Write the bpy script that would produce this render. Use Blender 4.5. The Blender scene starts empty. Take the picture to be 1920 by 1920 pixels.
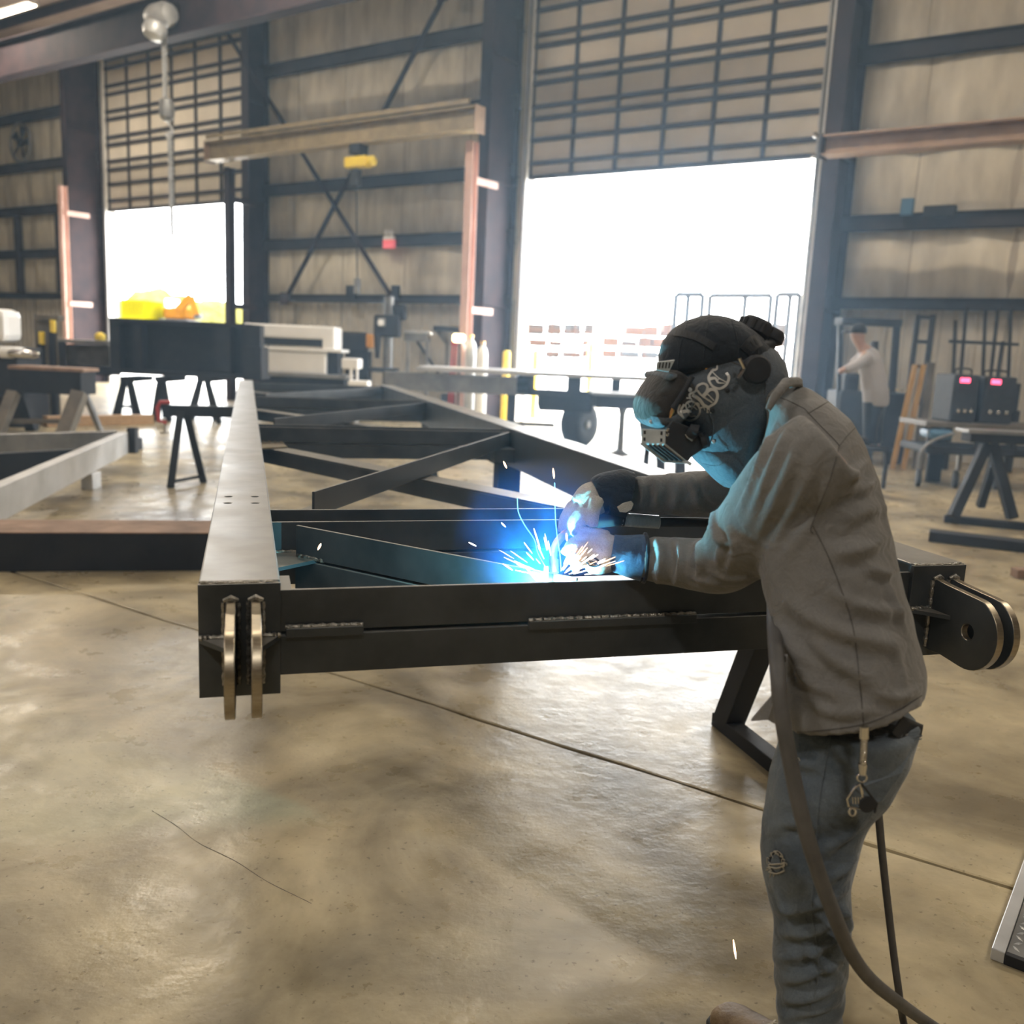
import bpy, bmesh, math, random
import numpy as np
from mathutils import Vector, Matrix

R = math.radians
sc = bpy.context.scene
COL = sc.collection
random.seed(7)

# ------------------------------------------------------------------ camera, world, sun, exposure
CAM_H, FOC, PITCH, ROLL = 1.6, 1700.0, R(10.0), R(-2.636)
_r = np.array([1, 0, 0.0]); _d = np.array([0, -math.sin(PITCH), -math.cos(PITCH)]); _f = np.array([0, math.cos(PITCH), -math.sin(PITCH)])
_c, _s = math.cos(ROLL), math.sin(ROLL)
AX = np.array([_c * _r + _s * _d, -_s * _r + _c * _d, _f])          # right, down, forward
cam_data = bpy.data.cameras.new('camera')
cam = bpy.data.objects.new('camera', cam_data)
COL.objects.link(cam)
cam_data.sensor_width = 36.0
cam_data.lens = FOC / 1920.0 * 36.0
cam_data.clip_end = 500
m3 = Matrix((AX[0], -AX[1], -AX[2])).transposed()
cam.matrix_world = Matrix.Translation((0, 0, CAM_H)) @ m3.to_4x4()
cam_data.dof.use_dof = True
cam_data.dof.focus_distance = 2.5
cam_data.dof.aperture_fstop = 2.6
sc.camera = cam

sc.view_settings.view_transform = 'Standard'
sc.view_settings.look = 'None'
sc.view_settings.gamma = 1.0
sc.view_settings.use_curve_mapping = False
sc.view_settings.exposure = 0.6
sc.cycles.use_denoising = True
sc.cycles.adaptive_threshold = 0.015
sc.cycles.max_bounces = 8
sc.cycles.diffuse_bounces = 4
sc.cycles.glossy_bounces = 3
sc.cycles.volume_bounces = 0
sc.cycles.sample_clamp_indirect = 6.0
sc.cycles.caustics_reflective = False
sc.cycles.caustics_refractive = False

world = bpy.data.worlds.new('sky')
sc.world = world
world.use_nodes = True
bg = world.node_tree.nodes['Background']
bg.inputs['Color'].default_value = (0.93, 0.97, 1.0, 1)
bg.inputs['Strength'].default_value = 12.0

WY, FY = R(-33.28), R(16.49)
WB = Matrix.Rotation(WY, 4, 'Z')                                     # building frame: (along wall, towards wall, up)
WF = Matrix.Translation((-0.6306, 1.786, 0)) @ Matrix.Rotation(FY, 4, 'Z')   # truss frame
ID = Matrix.Identity(4)

sun_data = bpy.data.lights.new('sun', 'SUN')
sun = bpy.data.objects.new('sun', sun_data)
COL.objects.link(sun)
sun_dir = WB.to_3x3() @ Vector((8.0, -1.35, -5.3))
sun.rotation_euler = sun_dir.to_track_quat('-Z', 'Y').to_euler()
sun_data.energy = 22.0
sun_data.angle = R(0.6)
sun_data.color = (1.0, 0.95, 0.86)

def portal(name, a0, a1, z0, z1, n, flip):
    d = bpy.data.lights.new(name, 'AREA'); d.shape = 'RECTANGLE'
    d.size, d.size_y = a1 - a0, z1 - z0
    d.cycles.is_portal = True
    o = bpy.data.objects.new(name, d); COL.objects.link(o)
    o.matrix_world = WB @ Matrix.Translation(((a0 + a1) / 2, n, (z0 + z1) / 2)) @ Matrix.Rotation(R(-90 if flip else 90), 4, 'X')
portal('door_portal', -28.0, -21.5, 0, 5.45, 18.1, True)
portal('door_portal', -11.8, -5.35, 0, 5.46, 18.1, True)

# ------------------------------------------------------------------ pixel helpers (the photo is 1920 x 1920)
CAM = np.array([0, 0, CAM_H])
def ray(x, y):
    return AX.T @ np.array([(x - 960) / FOC, (y - 960) / FOC, 1.0])
def at_y(x, y, Y):                                                   # point at world depth Y
    d = ray(x, y); return Vector(CAM + d * (Y / d[1]))
def at_z(x, y, z):                                                   # point at height z
    d = ray(x, y); return Vector(CAM + d * ((z - CAM_H) / d[2]))
_wn = np.array([-math.sin(WY), math.cos(WY), 0]); _wd = np.array([math.cos(WY), math.sin(WY), 0])
def at_n(x, y, n):                                                   # building coordinates at distance n towards the wall
    d = ray(x, y); P = CAM + d * (n / np.dot(d, _wn)); return Vector((P @ _wd, n, P[2]))
def on_floor(x, y, z=0.0):
    P = at_z(x, y, z); return Vector((np.dot(P, _wd), np.dot(P, _wn), z))
def at_plane(x, y, p, nrm):
    d = ray(x, y); t = np.dot(np.array(p) - CAM, nrm) / np.dot(d, nrm); return Vector(CAM + d * t)

# ------------------------------------------------------------------ materials
def new_mat(name):
    m = bpy.data.materials.new(name); m.use_nodes = True
    nt = m.node_tree; b = nt.nodes['Principled BSDF']
    return m, nt, b
def rgb(c):
    return (c[0], c[1], c[2], 1.0)
def mat(name, c1, c2=None, rough=0.6, metal=0.0, scale=6.0, bump=0.0, bscale=40.0, stretch=(1, 1, 1), rvar=0.0, detail=5.0, spec=0.5, contrast=(0.35, 0.65), bdist=0.01, sheen=0.0):
    m, nt, b = new_mat(name)
    b.inputs['Roughness'].default_value = rough
    b.inputs['Metallic'].default_value = metal
    b.inputs['Specular IOR Level'].default_value = spec
    if sheen:
        b.inputs['Sheen Weight'].default_value = sheen
        b.inputs['Sheen Roughness'].default_value = 0.4
    b.inputs['Base Color'].default_value = rgb(c1)
    tc = nt.nodes.new('ShaderNodeTexCoord'); mp = nt.nodes.new('ShaderNodeMapping')
    mp.inputs['Scale'].default_value = stretch
    nt.links.new(tc.outputs['Object'], mp.inputs['Vector'])
    if c2 is not None or rvar:
        n = nt.nodes.new('ShaderNodeTexNoise'); n.inputs['Scale'].default_value = scale; n.inputs['Detail'].default_value = detail
        n.inputs['Roughness'].default_value = 0.6
        nt.links.new(mp.outputs[0], n.inputs['Vector'])
        if c2 is not None:
            cr = nt.nodes.new('ShaderNodeValToRGB')
            cr.color_ramp.elements[0].color = rgb(c1); cr.color_ramp.elements[1].color = rgb(c2)
            cr.color_ramp.elements[0].position = contrast[0]; cr.color_ramp.elements[1].position = contrast[1]
            nt.links.new(n.outputs['Fac'], cr.inputs['Fac']); nt.links.new(cr.outputs['Color'], b.inputs['Base Color'])
        if rvar:
            mr = nt.nodes.new('ShaderNodeMapRange')
            mr.inputs['From Min'].default_value = 0.3; mr.inputs['From Max'].default_value = 0.7
            mr.inputs['To Min'].default_value = rough - rvar; mr.inputs['To Max'].default_value = rough + rvar
            nt.links.new(n.outputs['Fac'], mr.inputs['Value']); nt.links.new(mr.outputs[0], b.inputs['Roughness'])
    if bump:
        n2 = nt.nodes.new('ShaderNodeTexNoise'); n2.inputs['Scale'].default_value = bscale; n2.inputs['Detail'].default_value = 4
        nt.links.new(mp.outputs[0], n2.inputs['Vector'])
        bp = nt.nodes.new('ShaderNodeBump'); bp.inputs['Strength'].default_value = bump; bp.inputs['Distance'].default_value = bdist
        nt.links.new(n2.outputs['Fac'], bp.inputs['Height']); nt.links.new(bp.outputs[0], b.inputs['Normal'])
    return m
def glow(name, c, s):
    m, nt, b = new_mat(name)
    b.inputs['Base Color'].default_value = rgb(c)
    b.inputs['Emission Color'].default_value = rgb(c)
    b.inputs['Emission Strength'].default_value = s
    return m

M = {}
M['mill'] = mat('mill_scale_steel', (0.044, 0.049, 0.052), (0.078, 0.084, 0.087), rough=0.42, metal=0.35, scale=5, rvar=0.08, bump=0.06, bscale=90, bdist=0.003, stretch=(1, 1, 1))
M['mill2'] = mat('ground_steel_plate', (0.36, 0.31, 0.23), (0.46, 0.40, 0.30), rough=0.36, metal=0.95, scale=40, stretch=(1, 1, 10), rvar=0.05)
M['weld'] = mat('weld_bead', (0.16, 0.15, 0.13), (0.42, 0.39, 0.33), rough=0.4, metal=0.8, scale=120, bump=0.8, bscale=160, bdist=0.004)
M['black_steel'] = mat('black_steel', (0.018, 0.018, 0.020), (0.034, 0.033, 0.033), rough=0.68, metal=0.2, spec=0.3, scale=4, rvar=0.1)
M['grey_steel'] = mat('grey_steel', (0.20, 0.20, 0.20), (0.32, 0.32, 0.31), rough=0.4, metal=0.5, scale=3, rvar=0.1)
M['pale_steel'] = mat('pale_steel', (0.45, 0.46, 0.46), (0.6, 0.6, 0.6), rough=0.4, metal=0.3, scale=3, rvar=0.1)
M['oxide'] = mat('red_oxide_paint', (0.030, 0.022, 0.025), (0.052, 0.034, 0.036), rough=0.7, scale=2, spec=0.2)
M['oxide_post'] = mat('lit_oxide_paint', (0.62, 0.40, 0.34), (0.72, 0.50, 0.43), rough=0.5, scale=2)  # red oxide tone with the door light painted in as pale pink
M['girt'] = mat('girt_paint', (0.045, 0.040, 0.042), (0.068, 0.058, 0.058), spec=0.08, rough=0.85, scale=2)
M['yellow_beam'] = mat('yellow_crane_paint', (0.27, 0.215, 0.12), (0.38, 0.30, 0.17), rough=0.5, scale=3)
M['tan_beam'] = mat('tan_crane_paint', (0.30, 0.20, 0.13), (0.40, 0.28, 0.19), rough=0.5, scale=3)
M['yellow'] = mat('yellow_paint', (0.85, 0.60, 0.04), (0.95, 0.72, 0.08), rough=0.45, scale=3)
M['orange'] = mat('orange_paint', (0.70, 0.30, 0.05), (0.80, 0.38, 0.08), rough=0.5, scale=3)
M['white'] = mat('white_paint', (0.86, 0.85, 0.83), (0.92, 0.91, 0.89), rough=0.4, scale=3)
M['red'] = mat('red_paint', (0.45, 0.03, 0.03), (0.55, 0.06, 0.05), rough=0.45, scale=3)
M['blue'] = mat('blue_paint', (0.06, 0.16, 0.28), (0.09, 0.22, 0.36), rough=0.45, scale=3)
M['rubber'] = mat('black_rubber', (0.018, 0.018, 0.018), (0.03, 0.03, 0.03), rough=0.75, scale=10)
M['plastic'] = mat('black_plastic', (0.024, 0.025, 0.028), (0.032, 0.033, 0.036), spec=0.3, rough=0.6, scale=10)
M['chrome'] = mat('chrome', (0.70, 0.68, 0.64), rough=0.18, metal=1.0)
M['brass'] = mat('brass', (0.75, 0.45, 0.18), rough=0.25, metal=1.0)
M['copper'] = mat('copper_nozzle', (0.55, 0.33, 0.20), rough=0.3, metal=1.0)
M['wood'] = mat('rough_timber', (0.32, 0.19, 0.09), (0.45, 0.29, 0.15), rough=0.7, scale=3, stretch=(1, 12, 12))
M['rust'] = mat('rusty_steel', (0.20, 0.12, 0.075), (0.33, 0.21, 0.14), rough=0.7, scale=5)
M['brown_steel'] = mat('brown_steel', (0.10, 0.085, 0.065), (0.17, 0.145, 0.11), rough=0.6, scale=4)

def paint_top_light(m, col, amount):                                        # upward faces coloured paler, standing in for light from above
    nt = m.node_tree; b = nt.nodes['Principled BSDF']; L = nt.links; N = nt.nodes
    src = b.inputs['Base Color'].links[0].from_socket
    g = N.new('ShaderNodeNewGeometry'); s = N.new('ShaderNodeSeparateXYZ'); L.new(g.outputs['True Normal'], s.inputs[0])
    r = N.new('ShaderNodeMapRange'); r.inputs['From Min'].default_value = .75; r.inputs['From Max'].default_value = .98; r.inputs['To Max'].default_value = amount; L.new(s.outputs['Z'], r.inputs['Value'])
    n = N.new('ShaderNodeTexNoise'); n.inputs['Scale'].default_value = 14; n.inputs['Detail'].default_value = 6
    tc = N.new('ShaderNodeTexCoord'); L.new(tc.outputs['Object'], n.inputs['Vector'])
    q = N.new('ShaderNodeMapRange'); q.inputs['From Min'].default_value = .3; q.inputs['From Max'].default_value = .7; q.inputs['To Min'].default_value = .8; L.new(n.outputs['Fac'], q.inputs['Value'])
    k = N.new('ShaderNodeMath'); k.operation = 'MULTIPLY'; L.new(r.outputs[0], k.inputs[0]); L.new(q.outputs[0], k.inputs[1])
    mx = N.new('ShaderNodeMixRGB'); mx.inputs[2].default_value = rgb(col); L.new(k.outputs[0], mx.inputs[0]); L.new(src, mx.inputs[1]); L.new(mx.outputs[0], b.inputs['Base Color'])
paint_top_light(M['mill'], (.31, .29, .25), .95)
# ------------------------------------------------------------------ mesh helpers
PM = {}                                                              # world matrix of every object made here
def perp(d):
    d = d.normalized(); u = Vector((0, 0, 1)).cross(d)
    if u.length < 1e-3: u = Vector((1, 0, 0)).cross(d)
    u.normalize(); return u, d.cross(u).normalized()
class MB:
    def __init__(s, M=ID): s.M = M; s.v = []; s.f = []
    def add(s, vs, fs):
        o = len(s.v); s.v += [Vector(p) for p in vs]; s.f += [tuple(i + o for i in f) for f in fs]; return s
    def hexa(s, p):                                                  # 4 bottom, 4 top (same order)
        return s.add(p, [(3, 2, 1, 0), (4, 5, 6, 7), (0, 1, 5, 4), (1, 2, 6, 5), (2, 3, 7, 6), (3, 0, 4, 7)])
    def box(s, x0, x1, y0, y1, z0, z1):
        return s.hexa([(x0, y0, z0), (x1, y0, z0), (x1, y1, z0), (x0, y1, z0), (x0, y0, z1), (x1, y0, z1), (x1, y1, z1), (x0, y1, z1)])
    def bar(s, p, q, w, h, up=(0, 0, 1)):                            # rectangular bar from p to q, width w across, height h
        p, q = Vector(p), Vector(q); d = (q - p).normalized(); up = Vector(up)
        a = d.cross(up)
        if a.length < 1e-4: a = d.cross(Vector((1, 0, 0)))
        a.normalize(); b = a.cross(d).normalized(); a = a * w / 2; b = b * h / 2
        return s.hexa([p - a - b, p + a - b, q + a - b, q - a - b, p - a + b, p + a + b, q + a + b, q - a + b])
    def tube(s, pts, r, n=8, caps=True):
        pts = [Vector(p) for p in pts]; k = len(pts)
        rs = r if isinstance(r, (list, tuple)) else [r] * k
        o = len(s.v); t0 = (pts[1] - pts[0]).normalized(); u, w = perp(t0)
        for i in range(k):
            t = (pts[min(i + 1, k - 1)] - pts[max(i - 1, 0)]).normalized()
            u = (u - t * u.dot(t)).normalized(); w = t.cross(u)
            for j in range(n):
                a = 2 * math.pi * j / n; s.v.append(pts[i] + (u * math.cos(a) + w * math.sin(a)) * rs[i])
        for i in range(k - 1):
            for j in range(n):
                a = o + i * n + j; b = o + i * n + (j + 1) % n; s.f.append((a, b, b + n, a + n))
        if caps:
            s.f.append(tuple(o + j for j in reversed(range(n)))); s.f.append(tuple(o + (k - 1) * n + j for j in range(n)))
        return s
    def prism(s, poly, org, ex, ey, depth):                          # polygon in (ex, ey) extruded by vector depth
        org, ex, ey, dp = Vector(org), Vector(ex), Vector(ey), Vector(depth); n = len(poly)
        a = [org + ex * p[0] + ey * p[1] for p in poly]
        return s.add(a + [p + dp for p in a], [tuple(reversed(range(n))), tuple(range(n, 2 * n))] + [(i, (i + 1) % n, n + (i + 1) % n, n + i) for i in range(n)])
    def lathe(s, prof, org, axis=(0, 0, 1), n=16):                   # prof: (radius, height)
        org = Vector(org); ax = Vector(axis).normalized(); u, w = perp(ax); o = len(s.v); k = len(prof)
        for r, h in prof:
            for j in range(n):
                a = 2 * math.pi * j / n; s.v.append(org + ax * h + (u * math.cos(a) + w * math.sin(a)) * r)
        for i in range(k - 1):
            for j in range(n):
                a = o + i * n + j; b = o + i * n + (j + 1) % n; s.f.append((a, b, b + n, a + n))
        s.f.append(tuple(o + j for j in reversed(range(n)))); s.f.append(tuple(o + (k - 1) * n + j for j in range(n)))
        return s
    def loft(s, rings, caps=True):
        o = len(s.v); n = len(rings[0])
        for r in rings: s.v += [Vector(p) for p in r]
        for i in range(len(rings) - 1):
            for j in range(n):
                a = o + i * n + j; b = o + i * n + (j + 1) % n; s.f.append((a, b, b + n, a + n))
        if caps:
            s.f.append(tuple(o + j for j in reversed(range(n)))); s.f.append(tuple(o + (len(rings) - 1) * n + j for j in range(n)))
        return s
    def ibeam(s, p, q, w, h, tf, tw, up=(0, 0, 1)):
        p, q, up = Vector(p), Vector(q), Vector(up)
        s.bar(p + up * (h / 2 - tf / 2), q + up * (h / 2 - tf / 2), w, tf, up); s.bar(p - up * (h / 2 - tf / 2), q - up * (h / 2 - tf / 2), w, tf, up)
        return s.bar(p, q, tw, h - 2 * tf + .002, up)
    def build(s, name, m, parent=None, smooth=None, bevel=0.0, seg=2):
        me = bpy.data.meshes.new(name)
        X = s.M if parent is None else PM[parent.name].inverted() @ s.M
        me.from_pydata([tuple(X @ p) for p in s.v], [], s.f); me.update()
        bm = bmesh.new(); bm.from_mesh(me); bmesh.ops.recalc_face_normals(bm, faces=bm.faces); bm.to_mesh(me); bm.free()
        return link_mesh(name, me, m, parent, smooth, bevel, seg)
def link_mesh(name, me, m, parent=None, smooth=None, bevel=0.0, seg=2):
    if m is not None: me.materials.append(M[m] if isinstance(m, str) else m)
    o = bpy.data.objects.new(name, me); COL.objects.link(o)
    if parent is not None: o.parent = parent
    PM[o.name] = ID if parent is None else PM[parent.name]
    if smooth is not None:
        me.polygons.foreach_set('use_smooth', [True] * len(me.polygons))
        me.set_sharp_from_angle(angle=R(smooth))
    if bevel:
        b = o.modifiers.new('bevel', 'BEVEL'); b.width = bevel; b.segments = seg; b.limit_method = 'ANGLE'; b.angle_limit = R(40)
    return o
def tag(o, label=None, cat=None, group=None, kind=None):
    if label: o['label'] = label
    if cat: o['category'] = cat
    if group: o['group'] = group
    if kind: o['kind'] = kind
    return o
def thing(name, label, cat, loc=(0, 0, 0), X=ID, group=None, rz=0.0, kind=None):
    o = bpy.data.objects.new(name, None); o.empty_display_size = 0.1; COL.objects.link(o)
    o.matrix_world = X @ Matrix.Translation(loc) @ Matrix.Rotation(rz, 4, 'Z')
    PM[o.name] = o.matrix_world.copy()
    return tag(o, label, cat, group, kind)
def kids(o): return [c for c in COL.objects if c.parent == o]
def copy_tree(o, mw, label=None, group=None):
    ch = {}
    for c in COL.objects:
        if c.parent: ch.setdefault(c.parent.name, []).append(c)
    r = o.copy(); COL.objects.link(r); r.matrix_world = mw; PM[r.name] = mw.copy()
    if label: r['label'] = label
    if group: r['group'] = group
    for c in ch.get(o.name, []):
        d = c.copy(); COL.objects.link(d); d.parent = r; PM[d.name] = PM[r.name]
        for g in ch.get(c.name, []):
            e = g.copy(); COL.objects.link(e); e.parent = d; PM[e.name] = PM[r.name]
    return r
def remeshed(mb, voxel, smooth_it=4, fac=0.5, disp=None):
    """union of the builder's closed shapes as one continuous skin; disp(P, N) -> offset along N; world coordinates"""
    me = bpy.data.meshes.new('tmp'); me.from_pydata([tuple(mb.M @ p) for p in mb.v], [], mb.f)
    bm = bmesh.new(); bm.from_mesh(me); bmesh.ops.recalc_face_normals(bm, faces=bm.faces); bm.to_mesh(me); bm.free()
    o = bpy.data.objects.new('tmp', me); COL.objects.link(o)
    r = o.modifiers.new('r', 'REMESH'); r.mode = 'VOXEL'; r.voxel_size = voxel; r.adaptivity = 0.0
    if smooth_it:
        w = o.modifiers.new('s', 'SMOOTH'); w.iterations = smooth_it; w.factor = fac
    dg = bpy.context.evaluated_depsgraph_get(); dg.update()
    out = bpy.data.meshes.new_from_object(o.evaluated_get(dg))
    bpy.data.objects.remove(o); bpy.data.meshes.remove(me)
    if disp is not None:
        n = len(out.vertices); P = np.empty(n * 3); N = np.empty(n * 3)
        out.vertices.foreach_get('co', P); out.vertices.foreach_get('normal', N)
        P = P.reshape(-1, 3); N = N.reshape(-1, 3)
        P = P + N * disp(P, N)[:, None]
        out.vertices.foreach_set('co', P.ravel()); out.update()
    return out
def link_world(name, me, m, parent=None, smooth=80):
    if parent is not None: me.transform(PM[parent.name].inverted())
    return link_mesh(name, me, m, parent, smooth)
_rng = np.random.RandomState(3)
_K = _rng.normal(size=(24, 3)); _K /= np.linalg.norm(_K, axis=1)[:, None]; _PH = _rng.uniform(0, 6.28, 24)
def wob(P, f, k0=0, k=8):                                            # cheap smooth pseudo noise in [-1, 1]
    P = np.asarray(P); s = np.zeros(len(P))
    for i in range(k0, k0 + k):
        s += np.sin(P @ _K[i % 24] * f * (0.7 + 0.09 * (i % 8)) + _PH[i % 24] + 1.3 * np.sin(P @ _K[(i + 5) % 24] * f * 0.6))
    return s / k * 1.6
def ell(c, e1, e2, r1, r2, n=28, p=2.0):
    c, e1, e2 = Vector(c), Vector(e1), Vector(e2); out = []
    for j in range(n):
        a = 2 * math.pi * j / n; x, y = math.cos(a), math.sin(a)
        out.append(c + e1 * (r1 * math.copysign(abs(x) ** (2 / p), x)) + e2 * (r2 * math.copysign(abs(y) ** (2 / p), y)))
    return out
def spline(pts, k=8):                                                # Catmull-Rom through points (Vectors of any size)
    P = [np.array(p, float) for p in pts]; P = [2 * P[0] - P[1]] + P + [2 * P[-1] - P[-2]]; out = []
    for i in range(1, len(P) - 2):
        for t in np.linspace(0, 1, k, endpoint=False):
            a, b, c, d = P[i - 1], P[i], P[i + 1], P[i + 2]
            out.append(.5 * (2 * b + (c - a) * t + (2 * a - 5 * b + 4 * c - d) * t * t + (3 * b - a - 3 * c + d) * t ** 3))
    out.append(P[-2]); return out
# ------------------------------------------------------------------ floor and ground
def floor_mat():
    m, nt, b = new_mat('worn_concrete')
    L = nt.links; N = nt.nodes
    tc = N.new('ShaderNodeTexCoord')
    def noise(sc_, det=6, rough=.6, dist=0.0):
        n = N.new('ShaderNodeTexNoise'); n.inputs['Scale'].default_value = sc_; n.inputs['Detail'].default_value = det
        n.inputs['Roughness'].default_value = rough; n.inputs['Distortion'].default_value = dist
        L.new(tc.outputs['Object'], n.inputs['Vector']); return n
    def ramp(src, p0, c0, p1, c1):
        r = N.new('ShaderNodeValToRGB'); r.color_ramp.elements[0].position = p0; r.color_ramp.elements[0].color = rgb(c0)
        r.color_ramp.elements[1].position = p1; r.color_ramp.elements[1].color = rgb(c1); L.new(src, r.inputs['Fac']); return r
    base = ramp(noise(1.15, 6, .6, .7).outputs['Fac'], .34, (.20, .162, .098), .64, (.54, .455, .285))
    spot = ramp(noise(3.3, 6, .6, .4).outputs['Fac'], .28, (.50, .47, .43), .58, (1, 1, 1))
    speck = ramp(noise(48, 3, .5).outputs['Fac'], .28, (.35, .32, .28), .36, (1, 1, 1))
    mx = N.new('ShaderNodeMixRGB'); mx.blend_type = 'MULTIPLY'; mx.inputs[0].default_value = .55
    L.new(base.outputs[0], mx.inputs[1]); L.new(spot.outputs[0], mx.inputs[2])
    mx2 = N.new('ShaderNodeMixRGB'); mx2.blend_type = 'MULTIPLY'; mx2.inputs[0].default_value = .7
    L.new(mx.outputs[0], mx2.inputs[1]); L.new(speck.outputs[0], mx2.inputs[2])
    L.new(mx2.outputs[0], b.inputs['Base Color'])
    rr = N.new('ShaderNodeMapRange'); rr.inputs['From Min'].default_value = .3; rr.inputs['From Max'].default_value = .7
    rr.inputs['To Min'].default_value = .22; rr.inputs['To Max'].default_value = .46
    L.new(noise(4.5, 5, .6).outputs['Fac'], rr.inputs['Value']); L.new(rr.outputs[0], b.inputs['Roughness'])
    b.inputs['Specular IOR Level'].default_value = .5
    b1 = N.new('ShaderNodeBump'); b1.inputs['Strength'].default_value = .22; b1.inputs['Distance'].default_value = .012
    L.new(noise(14, 4, .5).outputs['Fac'], b1.inputs['Height'])
    b2 = N.new('ShaderNodeBump'); b2.inputs['Strength'].default_value = .16; b2.inputs['Distance'].default_value = .004
    L.new(noise(60, 3, .5).outputs['Fac'], b2.inputs['Height']); L.new(b1.outputs[0], b2.inputs['Normal'])
    L.new(b2.outputs[0], b.inputs['Normal'])
    return m
M['concrete'] = floor_mat()
M['joint'] = mat('joint_filler', (.10, .085, .065), (.15, .13, .10), rough=.8, scale=20)
M['apron'] = mat('outdoor_apron', (.40, .40, .39), (.48, .47, .46), rough=.8, scale=1.5)
A0, A1, N0, N1 = -40.0, 22.0, -16.0, 18.0
fl = MB(WB); fl.box(A0, A1, N0, N1 + .3, -.14, -.022)
floor = tag(fl.build('floor', 'joint'), kind='structure')
def slab(n0, n1, g0, g1, ph):                                        # one poured slab between two control joints with worn wavy edges
    mb = MB(WB); k = 260; aa = np.linspace(A0, A1, k)
    e0 = n0 + g0 + .006 * np.sin(aa * 5.1 + ph) + .004 * np.sin(aa * 13.7 + ph); e1 = n1 - g1 + .006 * np.sin(aa * 4.7 + ph) + .004 * np.sin(aa * 15.1)
    vs = []
    for i in range(k): vs += [(aa[i], e0[i], -.02), (aa[i], e0[i], -.003), (aa[i], e0[i] + .007, 0), (aa[i], e1[i] - .007, 0), (aa[i], e1[i], -.003), (aa[i], e1[i], -.02)]
    fs = []
    for i in range(k - 1):
        for j in range(5): fs.append((i * 6 + j, i * 6 + 6 + j, i * 6 + 7 + j, i * 6 + 1 + j))
    mb.add(vs, fs); return mb.build('floor_slab', 'concrete', floor)
slab(N0, 3.1, 0, .008, 1.1); slab(3.1, 10.7, .008, .008, 2.0); slab(10.7, N1 + .3, .008, 0, .7)
ck = MB(); cp_ = spline([at_z(x, y, .0004) for x, y in ((285, 1520), (330, 1548), (372, 1580), (440, 1614), (500, 1652), (584, 1694))], 8); rc0 = random.Random(2)
ck.add([q for p in cp_ for q in (Vector(p) + Vector((0, -.0022 * rc0.uniform(.3, 1), 0)), Vector(p) + Vector((0, .0022 * rc0.uniform(.3, 1), 0)))], [(2 * i, 2 * i + 2, 2 * i + 3, 2 * i + 1) for i in range(len(cp_) - 1)]); ck.build('crack', 'joint', floor)
gr = MB(WB); gr.box(-120, 90, N1 + .3, 200, -.3, -.02)
tag(gr.build('ground', 'apron'), kind='structure')

# ------------------------------------------------------------------ walls
def panel_mat():
    m, nt, b = new_mat('wall_liner'); L = nt.links; N = nt.nodes
    b.inputs['Roughness'].default_value = .55
    tc = N.new('ShaderNodeTexCoord'); mp = N.new('ShaderNodeMapping'); mp.inputs['Scale'].default_value = (1.6, 1.6, .5)
    mp.inputs['Rotation'].default_value = (0, 0, -WY); L.new(tc.outputs['Object'], mp.inputs[0])
    n = N.new('ShaderNodeTexNoise'); n.inputs['Scale'].default_value = 1.7; n.inputs['Detail'].default_value = 5; L.new(mp.outputs[0], n.inputs[0])
    r = N.new('ShaderNodeValToRGB'); r.color_ramp.elements[0].position = .3; r.color_ramp.elements[0].color = (.50, .455, .36, 1)
    r.color_ramp.elements[1].position = .7; r.color_ramp.elements[1].color = (.80, .74, .60, 1); L.new(n.outputs[0], r.inputs[0]); L.new(r.outputs[0], b.inputs['Base Color'])
    n2 = N.new('ShaderNodeTexNoise'); n2.inputs['Scale'].default_value = 3.0; n2.inputs['Detail'].default_value = 3; L.new(mp.outputs[0], n2.inputs[0])
    bp = N.new('ShaderNodeBump'); bp.inputs['Strength'].default_value = .5; bp.inputs['Distance'].default_value = .06; L.new(n2.outputs[0], bp.inputs['Height']); L.new(bp.outputs[0], b.inputs['Normal'])
    return m
M['liner'] = panel_mat()
M['ribbed'] = mat('ribbed_sheet', (.42, .39, .33), (.56, .52, .44), rough=.5, scale=1.5)
M['roof'] = mat('roof_deck', (.30, .22, .17), (.40, .30, .24), rough=.6, scale=.6)
M['plain_wall'] = mat('plain_wall', (.42, .37, .29), (.50, .45, .36), rough=.7, scale=.7)
M['curtain'] = mat('door_panel_paint', (.66, .60, .49), (.78, .71, .59), rough=.5, scale=1.2)
EAVE = 10.6
D1, D2, DT = (-27.95, -21.35), (-11.8, -5.35), 5.46                   # the two roller doors, and the height of their lower edges
LEV = [0, 2.78, 4.21, 5.66, 7.12, 8.74, EAVE]
wb = MB(WB)
for a0, a1 in ((A0, D1[0]), (D1[1], D2[0]), (D2[1], A1)): wb.box(a0, a1, N1 + .14, N1 + .3, -.02, EAVE)
for d in (D1, D2): wb.box(d[0], d[1], N1 + .14, N1 + .3, 10.2, EAVE)
wall_back = tag(wb.build('wall_back', 'plain_wall'), kind='structure')
rr = random.Random(5)
def liner_panel(a0, a1, z0, z1):                                     # one sheet of insulation liner, bulging between the girts
    nx, nz = 7, 6; mb = MB(WB); vs = []
    for j in range(nz + 1):
        for i in range(nx + 1):
            u, v = i / nx, j / nz
            bul = .10 * (math.sin(math.pi * u) ** .6) * (math.sin(math.pi * v) ** .6) + .03 * math.sin(9 * u + a0) * math.sin(math.pi * v)
            vs.append((a0 + (a1 - a0) * u, N1 + .13 - bul, z0 + (z1 - z0) * v))
    mb.add(vs, [(j * (nx + 1) + i, j * (nx + 1) + i + 1, (j + 1) * (nx + 1) + i + 1, (j + 1) * (nx + 1) + i) for j in range(nz) for i in range(nx)])
    mb.build('wall_panel', 'liner', wall_back, smooth=60)
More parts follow.
